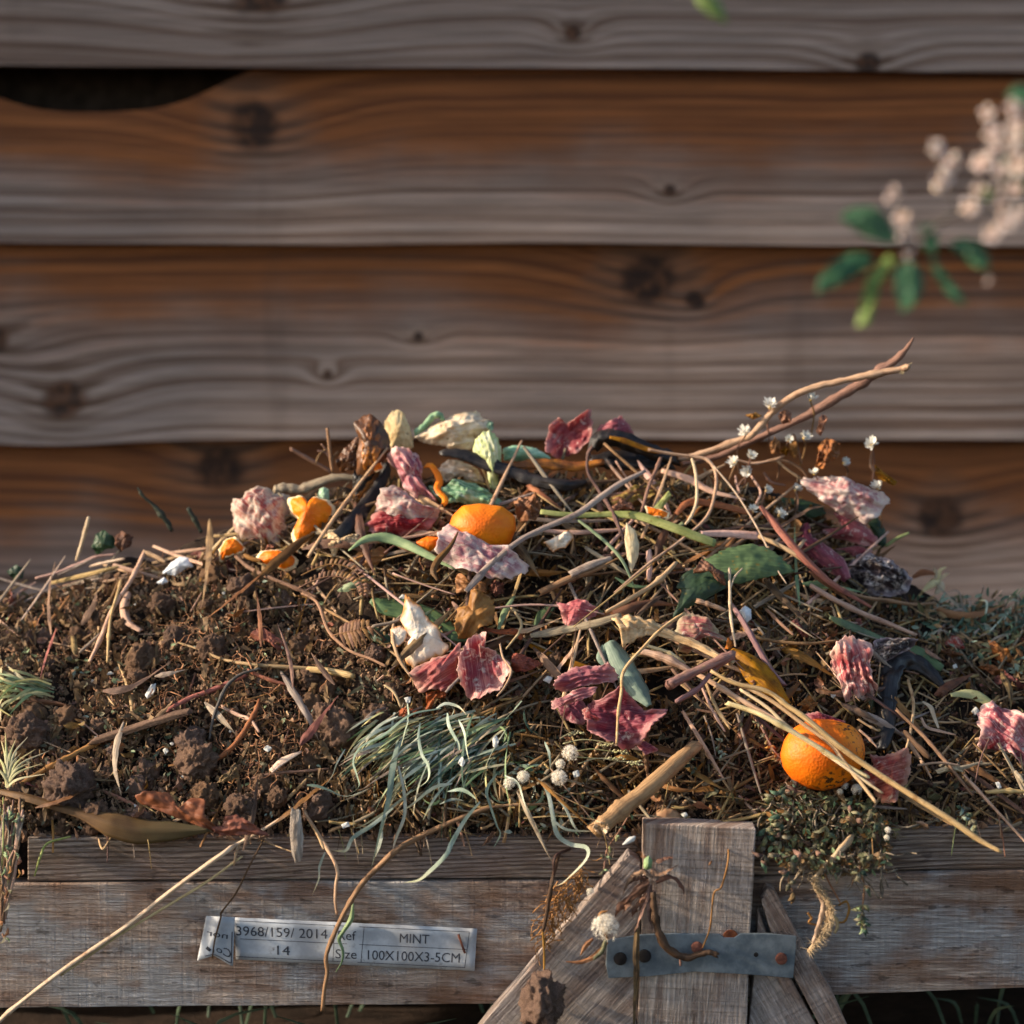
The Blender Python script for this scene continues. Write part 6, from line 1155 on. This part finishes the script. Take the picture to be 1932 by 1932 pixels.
# curled leaf flakes by the piece
FL = []
for i in range(12):
    sd = i * 4.1; V = []; F = []; A = []; n_, s_ = 7, 16; asp = U(.4, .9)
    for r_ in range(n_):
        r = max(.05, r_ / (n_ - 1))
        for k in range(s_):
            a = 2 * math.pi * k / s_; rr = r * (1 + .35 * noise.noise(Vector((math.cos(a) * 1.6 + sd, math.sin(a) * 1.6, sd))) + .2 * noise.noise(Vector((k * 1.1, sd, 0))) * r); x = rr * math.cos(a); y = rr * math.sin(a) * asp
            z = .45 * x * x * (1 if i % 2 else -.6) + .5 * y * y + .3 * noise.noise(Vector((x * 1.7 + sd, y * 1.7, sd))) + .14 * abs(noise.noise(Vector((x * 4, y * 4, sd)))); V.append((x, y, z)); A.append((x, y, r))
    for r_ in range(n_ - 1):
        for k in range(s_): b = r_ * s_; F.append((b + k, b + s_ + k, b + s_ + (k + 1) % s_, b + (k + 1) % s_))
    F.append(tuple(range(s_)))
    for mt in ('flake', 'flake_red', 'tan', 'weed'):
        me = bpy.data.meshes.new('leaf_flake'); me.from_pydata(V, [], F); at_ = me.attributes.new('p', 'FLOAT_VECTOR', 'POINT'); at_.data.foreach_set('vector', np.asarray(A, np.float32).ravel()); me.materials.append(MAT[mt]); me.polygons.foreach_set('use_smooth', [True] * len(me.polygons)); FL.append((mt, me))
def flakes(poly, n, smin, smax, mats, lab_, grp, lift=(.003, .02)):
    pool = {m_: [q for t, q in FL if t == m_] for m_ in set(mats)}
    for i in range(n):
        a, b = pick(poly); p = on(a, b, U(*lift)); s = (smin + (smax - smin) * R() ** 2) * mpp(p.y)
        o = bpy.data.objects.new('leaf_flake', random.choice(pool[random.choice(mats)])); COL.objects.link(o); o.location = p; o.rotation_euler = (U(-.2, 1.6), U(-.7, .7), U(0, 6.28)); o.scale = (s, s, s); tag(o, lab_, 'leaf', grp)
flakes(LEFT, 90, 6, 24, ('flake', 'flake', 'flake', 'flake_red', 'weed'), 'curled brown leaf flake in the soil of the left slope', 'leaf flakes on the left slope')
flakes(RIGHT, 80, 8, 24, ('flake', 'flake_red', 'flake', 'tan', 'weed'), 'curled brown leaf flake in the shaded litter of the right slope', 'leaf flakes on the right slope')
flakes(MIDDLE, 68, 8, 24, ('flake', 'flake_red', 'tan', 'tan', 'weed'), 'curled tan leaf flake in the straw of the upper middle', 'leaf flakes in the upper middle')
flakes(CENTRE, 34, 7, 20, ('flake', 'flake_red', 'tan'), 'curled leaf flake in the dark soil around the big grass tuft', 'leaf flakes around the grass tuft')
flakes(TOP, 40, 8, 22, ('flake', 'flake_red', 'tan', 'flake'), 'curled leaf flake along the summit', 'leaf flakes along the summit')

# crumbs, chips and fine roots: nobody could count these
def crumbs(name, lab_, cat, n, mat, polys, smin, smax, lift, flat=False, seed=3):
    random.seed(seed); V = []; F = []
    base = [Vector((1, 0, 0)), Vector((-1, 0, 0)), Vector((0, 1, 0)), Vector((0, -1, 0)), Vector((0, 0, 1)), Vector((0, 0, -1))]; bf = [(0, 2, 4), (2, 1, 4), (1, 3, 4), (3, 0, 4), (2, 0, 5), (1, 2, 5), (3, 1, 5), (0, 3, 5)]
    PX = [pick(random.choice(polys)) for _ in range(n)]; PP = on_many([q[0] for q in PX], [q[1] for q in PX], [U(*lift) for _ in PX])
    for i in range(n):
        p = Vector(PP[i]); s = (smin + (smax - smin) * R() ** 3) * mpp(p.y); e = Euler((U(0, 6), U(0, 6), U(0, 6))).to_matrix(); k0 = len(V)
        if flat:
            L = s * U(1, 3.2); w_ = s * U(.25, .7); c = U(-.5, .5)
            for q in ((-L, -w_, c * s), (-L, w_, -c * s), (0, -w_, .3 * s), (0, w_ * 1.2, 0), (L, -w_ * .6, c * s), (L, w_ * .4, c * s * .4)): V.append(p + e @ Vector(q))
            F += [(k0, k0 + 2, k0 + 3, k0 + 1), (k0 + 2, k0 + 4, k0 + 5, k0 + 3)]
        else:
            for v in base: V.append(p + e @ (v * s * U(.6, 1.25)))
            F += [tuple(x + k0 for x in f) for f in bf]
    o = link(name, V, F, mat, smooth=False, attr=[(R(), R(), R()) for _ in V]); return tag(o, lab_, cat, kind='stuff')
crumbs('soil_crumbs', 'fine soil crumbs covering the left slope and the rim', 'soil', 15000, 'clod', [LEFT, LEFT, LEFT, CENTRE, FRONT, RIGHT], 1.4, 8, (0, .008))
crumbs('leaf_litter', 'fine brown leaf litter chips all over the heap', 'leaf litter', 11000, 'flake', [LEFT, LEFT, CENTRE, RIGHT, MIDDLE, TOP], 2, 10, (.001, .018), True, 5)
crumbs('leaf_litter', 'fine reddish and tan litter chips in the straw', 'leaf litter', 4600, 'flake_red', [RIGHT, CENTRE, MIDDLE, TOP], 2, 9, (.002, .02), True, 6)
crumbs('leaf_litter', 'fine grey green litter chips between the clods', 'leaf litter', 2600, 'weed', [LEFT, CENTRE, RIGHT, MIDDLE], 2, 7, (.001, .016), True, 8)
crumbs('straw_chaff', 'fine straw chaff scattered on the heap', 'straw', 2600, 'straw', [LEFT, RIGHT, MIDDLE, TOP], 1.2, 5, (.002, .018), True, 9)
random.seed(21); V = []; F = []; A = []
RT = [(330, 1150), (620, 1200), (640, 1300), (640, 1420), (420, 1480), (260, 1420), (280, 1250)]
for i in range(620):
    a, b = pick(RT if R() < .5 else random.choice((LEFT, LEFT, RIGHT, MIDDLE))); an = U(0, 6.28); L = U(8, 60); pts = []
    for k in range(5): pts.append((a, b, U(-1, 5))); an += U(-1.3, 1.3); a += math.cos(an) * L / 4; b += math.sin(an) * L / 4 + 1
    v, f, at2 = tube_geo(place(None, pts, U(.003, .016)), [.00018 + .0005 * R() ** 3] * 2, 9, 3); k0 = len(V); V += v; A += at2; F += [tuple(x + k0 for x in g_) for g_ in f if len(g_) == 4]
tag(link('fine_roots', V, F, 'root', attr=A), 'hair fine brown rootlets tangled through the soil', 'roots', kind='stuff')
random.seed(31); V = []; F = []; A = []
for i in range(1500):
    a, b = pick(random.choice((MIDDLE, MIDDLE, RIGHT, RIGHT, TOP, CENTRE))); L = U(20, 120); an = math.radians(random.gauss(15, 45)); kx = random.gauss(0, .2); lf_ = U(.002, .024)
    pts = [(a + math.cos(an) * L * t_ - math.sin(an) * L * kx * t_ * t_, b - math.sin(an) * L * t_ + math.cos(an) * L * kx * t_ * t_, U(-2, 2)) for t_ in (-.5, -.15, .2, .5)]
    v, f, at2 = tube_geo(place(None, pts, lf_), [U(.0005, .0017)] * 2, 8, 4, U(.25, .8), .3, i * .7); k0 = len(V); V += v; A += at2; F += [tuple(x + k0 for x in g_) for g_ in f if len(g_) == 4]
sg = link('straw_tangle', V, F, 'straw', attr=A); [sg.data.materials.append(MAT[m_]) for m_ in ('stem_brown', 'straw_grey', 'stem_dark', 'straw_pink')]
sg.data.polygons.foreach_set('material_index', [((i // 28) * 7919 % 101) % 5 for i in range(len(sg.data.polygons))]); tag(sg, 'matted mass of fine dry straw and stalks through the middle and right of the heap', 'straw', kind='stuff')
def leaf_mass(name, lab_, n, polys, mats, smin, smax, lift, seed):
    random.seed(seed); V = []; F = []; A = []; MI = []; PX = [pick(random.choice(polys)) for _ in range(n)]; PP = on_many([q[0] for q in PX], [q[1] for q in PX], [U(*lift) for _ in PX]); src = [me for t_, me in FL if t_ == 'flake']
    cache = [(np.array([v.co[:] for v in me.vertices]), [tuple(p.vertices) for p in me.polygons], np.array([d.vector[:] for d in me.attributes['p'].data])) for me in src]
    for i in range(n):
        cv, cf, ca = random.choice(cache); e = np.array(Euler((U(-.3, 1.7), U(-.8, .8), U(0, 6.28))).to_matrix()); s_ = (smin + (smax - smin) * R() ** 2) * mpp(PP[i][1]); k0 = len(V); V += list((cv * s_ * np.array((1, U(.5, 1), 1))) @ e.T + PP[i]); A += list(ca); F += [tuple(x + k0 for x in g_) for g_ in cf]; MI += [i % len(mats)] * len(cf)
    o = link(name, V, F, mats[0], attr=A); [o.data.materials.append(MAT[m_]) for m_ in mats[1:]]; o.data.polygons.foreach_set('material_index', MI); return tag(o, lab_, 'leaf litter', kind='stuff')
leaf_mass('dead_leaf_mass', 'half rotted dead leaves matted through the middle and right of the heap', 1500, [MIDDLE, RIGHT, RIGHT, TOP, CENTRE], ('flake', 'flake_red', 'brown', 'tan', 'weed', 'flake'), 4, 14, (.0, .02), 41)
leaf_mass('dead_leaf_mass', 'small rotted leaf scraps pressed into the left slope', 700, [LEFT], ('flake', 'brown', 'weed', 'flake', 'sage'), 3, 10, (.0, .012), 42)
random.seed(43); V = []; F = []; A = []     # debris lying on the rail and hanging over it
for i in range(1100):
    px = U(40, 1990); zt_ = at(px, float(np.interp(px, (52, 1040, 1430, 1656, 1990), (1580, 1580, 1572, 1563, 1556))), 0.).z; x = at(px, 1570, 0).x; p = Vector((x, U(-.004, .022), zt_ + U(.0, .006) * R())); s_ = .0006 + .0035 * R() ** 3; e = Euler((U(0, 6), U(0, 6), U(0, 6))).to_matrix(); k0 = len(V)
    L = s_ * U(1, 2.6); w_ = s_ * U(.4, .9)
    for q in ((-L, -w_, 0), (L, -w_ * .6, s_ * .4), (L * .7, w_, 0), (-L * .6, w_ * .8, s_ * .3), (0, 0, s_)): V.append(p + e @ Vector(q)); A.append((R(), R(), 0))
    F += [(k0, k0 + 1, k0 + 4), (k0 + 1, k0 + 2, k0 + 4), (k0 + 2, k0 + 3, k0 + 4), (k0 + 3, k0, k0 + 4), (k0, k0 + 3, k0 + 2, k0 + 1)]
tag(link('rim_debris', V, F, 'clod', smooth=False, attr=A), 'crumbs of soil and litter spilled along the top of the rail', 'soil', kind='stuff')
for i in range(26):
    px = U(60, 1180) if i < 18 else U(1660, 1930); py = float(np.interp(px, (52, 1040, 1656, 1990), (1574, 1574, 1557, 1550))); L = U(18, 70); k = U(-18, 18)
    stem(None, [(px, py - 14, 4), (px + k * .2, py - 2, 10), (px + k * .6, py + L * .4, 6), (px + k, py + L)], U(1.2, 3.2), random.choice(('straw', 'root', 'straw_grey', 'yellowgreen', 'stem_dark')), 'dry_wisp', 'wisp of dry grass or root hanging over the edge of the rail', 'straw', .008, group='wisps hanging over the rail', stiff=0)
# white petals and shell bits
for i in range(16):
    a, b = pick(random.choice((LEFT, LEFT, RIGHT, FRONT))); r = U(2.5, 5)
    sheet(None, [(a + math.cos(t) * r * U(.6, 1.2), b + math.sin(t) * r * .7) for t in np.linspace(0, 5.6, 6)], 'petal', 'white_petal', 'tiny white petal or shell bit scattered on the heap', 'petal', .012, .15, .1, 2, rings=5, segs=12, group='tiny white petals')
# grass in the dark under the bin
gg = []
V = []; F = []; A = []
for i in range(90):
    x = U(-.6, .6); y = U(-.02, .3); L = U(.03, .09); an = U(0, 6.28); P = [Vector((x, y, -.262)), Vector((x + math.cos(an) * L * .3, y + math.sin(an) * L * .3, -.262 + L * .6)), Vector((x + math.cos(an) * L, y + math.sin(an) * L * .6, -.262 + L * .8))]
    v, f, a = blade_geo(P, [.003, .004, .0005], 7, 3, .5, 0); k0 = len(V); V += v; A += a; F += [tuple(q + k0 for q in g_) for g_ in f]
tag(link('grass', V, F, 'grass_dark', attr=A), 'dark grass growing in the shade under the bin', 'grass', kind='stuff')

# ================================================================== blossom branch at the right, near the fence
YB = -.66
br = empty('blossom_branch', at(1932, 470, YB), 'leafy branch with fading white blossom reaching in at the upper right', 'branch')
for s_, w_ in (('2100,800 1756,880 1500,920 1300,930 1180,1000 1050,1110 930,1190', 34), ('1900,300 1700,500 1600,700 1500,920', 26), ('1300,930 1220,700 1180,560', 16), ('930,1190 920,1050 860,800', 14), ('1900,100 1750,250 1650,300 1540,330', 18)):
    stem(ZO, s_, w_, 'twig_grey', 'twig', parent=br, Y=YB, stiff=0)
def lf(st, mat, Y=YB, th=.0008): return sheet(ZO, st, mat, 'leaf', None, None, 0, .06, .1, 1.6, .3, Y=Y, parent=br, th=.0005, folds=.9, rim=.7, jag=.05)
lf('500,960 560,900 680,880 800,930 860,1010 885,1115 820,1142 700,1100 590,1040', 'blossom_leaf'); lf('335,1485 360,1370 440,1270 560,1200 700,1195 725,1260 620,1350 490,1420', 'blossom_leaf'); lf('865,1300 960,1255 1055,1300 1075,1440 1000,1560 930,1615 880,1480', 'blossom_leaf')
lf('840,1205 870,1260 780,1400 740,1560 690,1705 615,1700 640,1560 680,1380 760,1280', 'blossom_leaf_y'); lf('1045,1010 1130,1005 1175,1130 1150,1225 1080,1182', 'blossom_leaf'); lf('1235,1150 1340,1098 1450,1130 1512,1220 1525,1345 1430,1300 1330,1220', 'blossom_leaf'); lf('1110,1235 1160,1255 1230,1370 1300,1450 1365,1550 1320,1560 1220,1450 1150,1350', 'blossom_leaf')
lf('1640,120 1700,40 1800,60 1850,160 1760,200 1680,190', 'blossom_leaf'); lf('1640,700 1680,640 1780,680 1800,780 1700,800', 'blossom_leaf'); lf('1600,560 1660,540 1700,660 1650,700', 'blossom_leaf'); lf('1440,760 1500,740 1560,800 1500,850', 'blossom_leaf_y')
def blossom(a, b, r):
    p0 = ZO('%f,%f' % (a, b))[0]; p = at(p0[0], p0[1], YB - U(-.03, .03)); rr = r * ZO.k * mpp(YB); n = Vector((U(-.6, .6), -1, U(-.4, .6))).normalized(); t = n.orthogonal().normalized(); bb = n.cross(t); a0 = U(0, 6)
    for k in range(5):
        an = a0 + k * 1.2566; d = t * math.cos(an) + bb * math.sin(an); P = [p + d * rr * .1, p + d * rr * .6 + n * rr * .3, p + d * rr * 1. + n * rr * .25]
        V, F, A = blade_geo(P, [rr * .25, rr * .8, rr * .8, rr * .3], 8, 5, .5, U(-.2, .2), .15, nseed()); link('petal', V, F, 'blossom', br, attr=A)
    V = []; F = []
    bm = bmesh.new(); bmesh.ops.create_icosphere(bm, subdivisions=1, radius=rr * .32); V = [v.co + p + n * rr * .15 for v in bm.verts]; F = [tuple(v.index for v in f.verts) for f in bm.faces]; bm.free(); link('blossom_centre', V, F, 'blossom_mid', br, attr=[(0, 0, 0)] * len(V))
for a, b, r in ((1150, 485, 62), (1255, 575, 66), (1180, 700, 78), (850, 795, 60), (925, 960, 58), (922, 1075, 48), (1390, 880, 66), (1510, 240, 56), (1680, 210, 62), (1700, 330, 58), (1545, 385, 66), (1545, 500, 66), (1470, 590, 70), (1600, 640, 60), (1722, 620, 70), (1600, 905, 74), (1635, 1000, 66), (1540, 1070, 60), (1700, 410, 56), (1450, 760, 46), (1580, 770, 56), (1720, 930, 66), (1700, 760, 52), (1508, 1385, 26), (1700, 510, 56), (960, 1190, 50)): blossom(a, b, r * 1.05)
b2 = empty('leaf_spray', at(1340, -30, -.6), 'single yellow green leaf tip hanging in at the top edge', 'leaf')
sheet(ZW, '1300,-30 1335,-20 1362,10 1372,45 1345,32 1318,12', 'blossom_leaf_y', 'leaf', None, None, 0, .2, .05, 1.5, .2, Y=-.6, ridge=False, parent=b2); stem(ZW, '1312,-25 1290,-80', 4, 'green_stem', 'leaf_stalk', parent=b2, Y=-.6)

for o in bpy.data.objects:
    if '_o' in o: del o['_o']
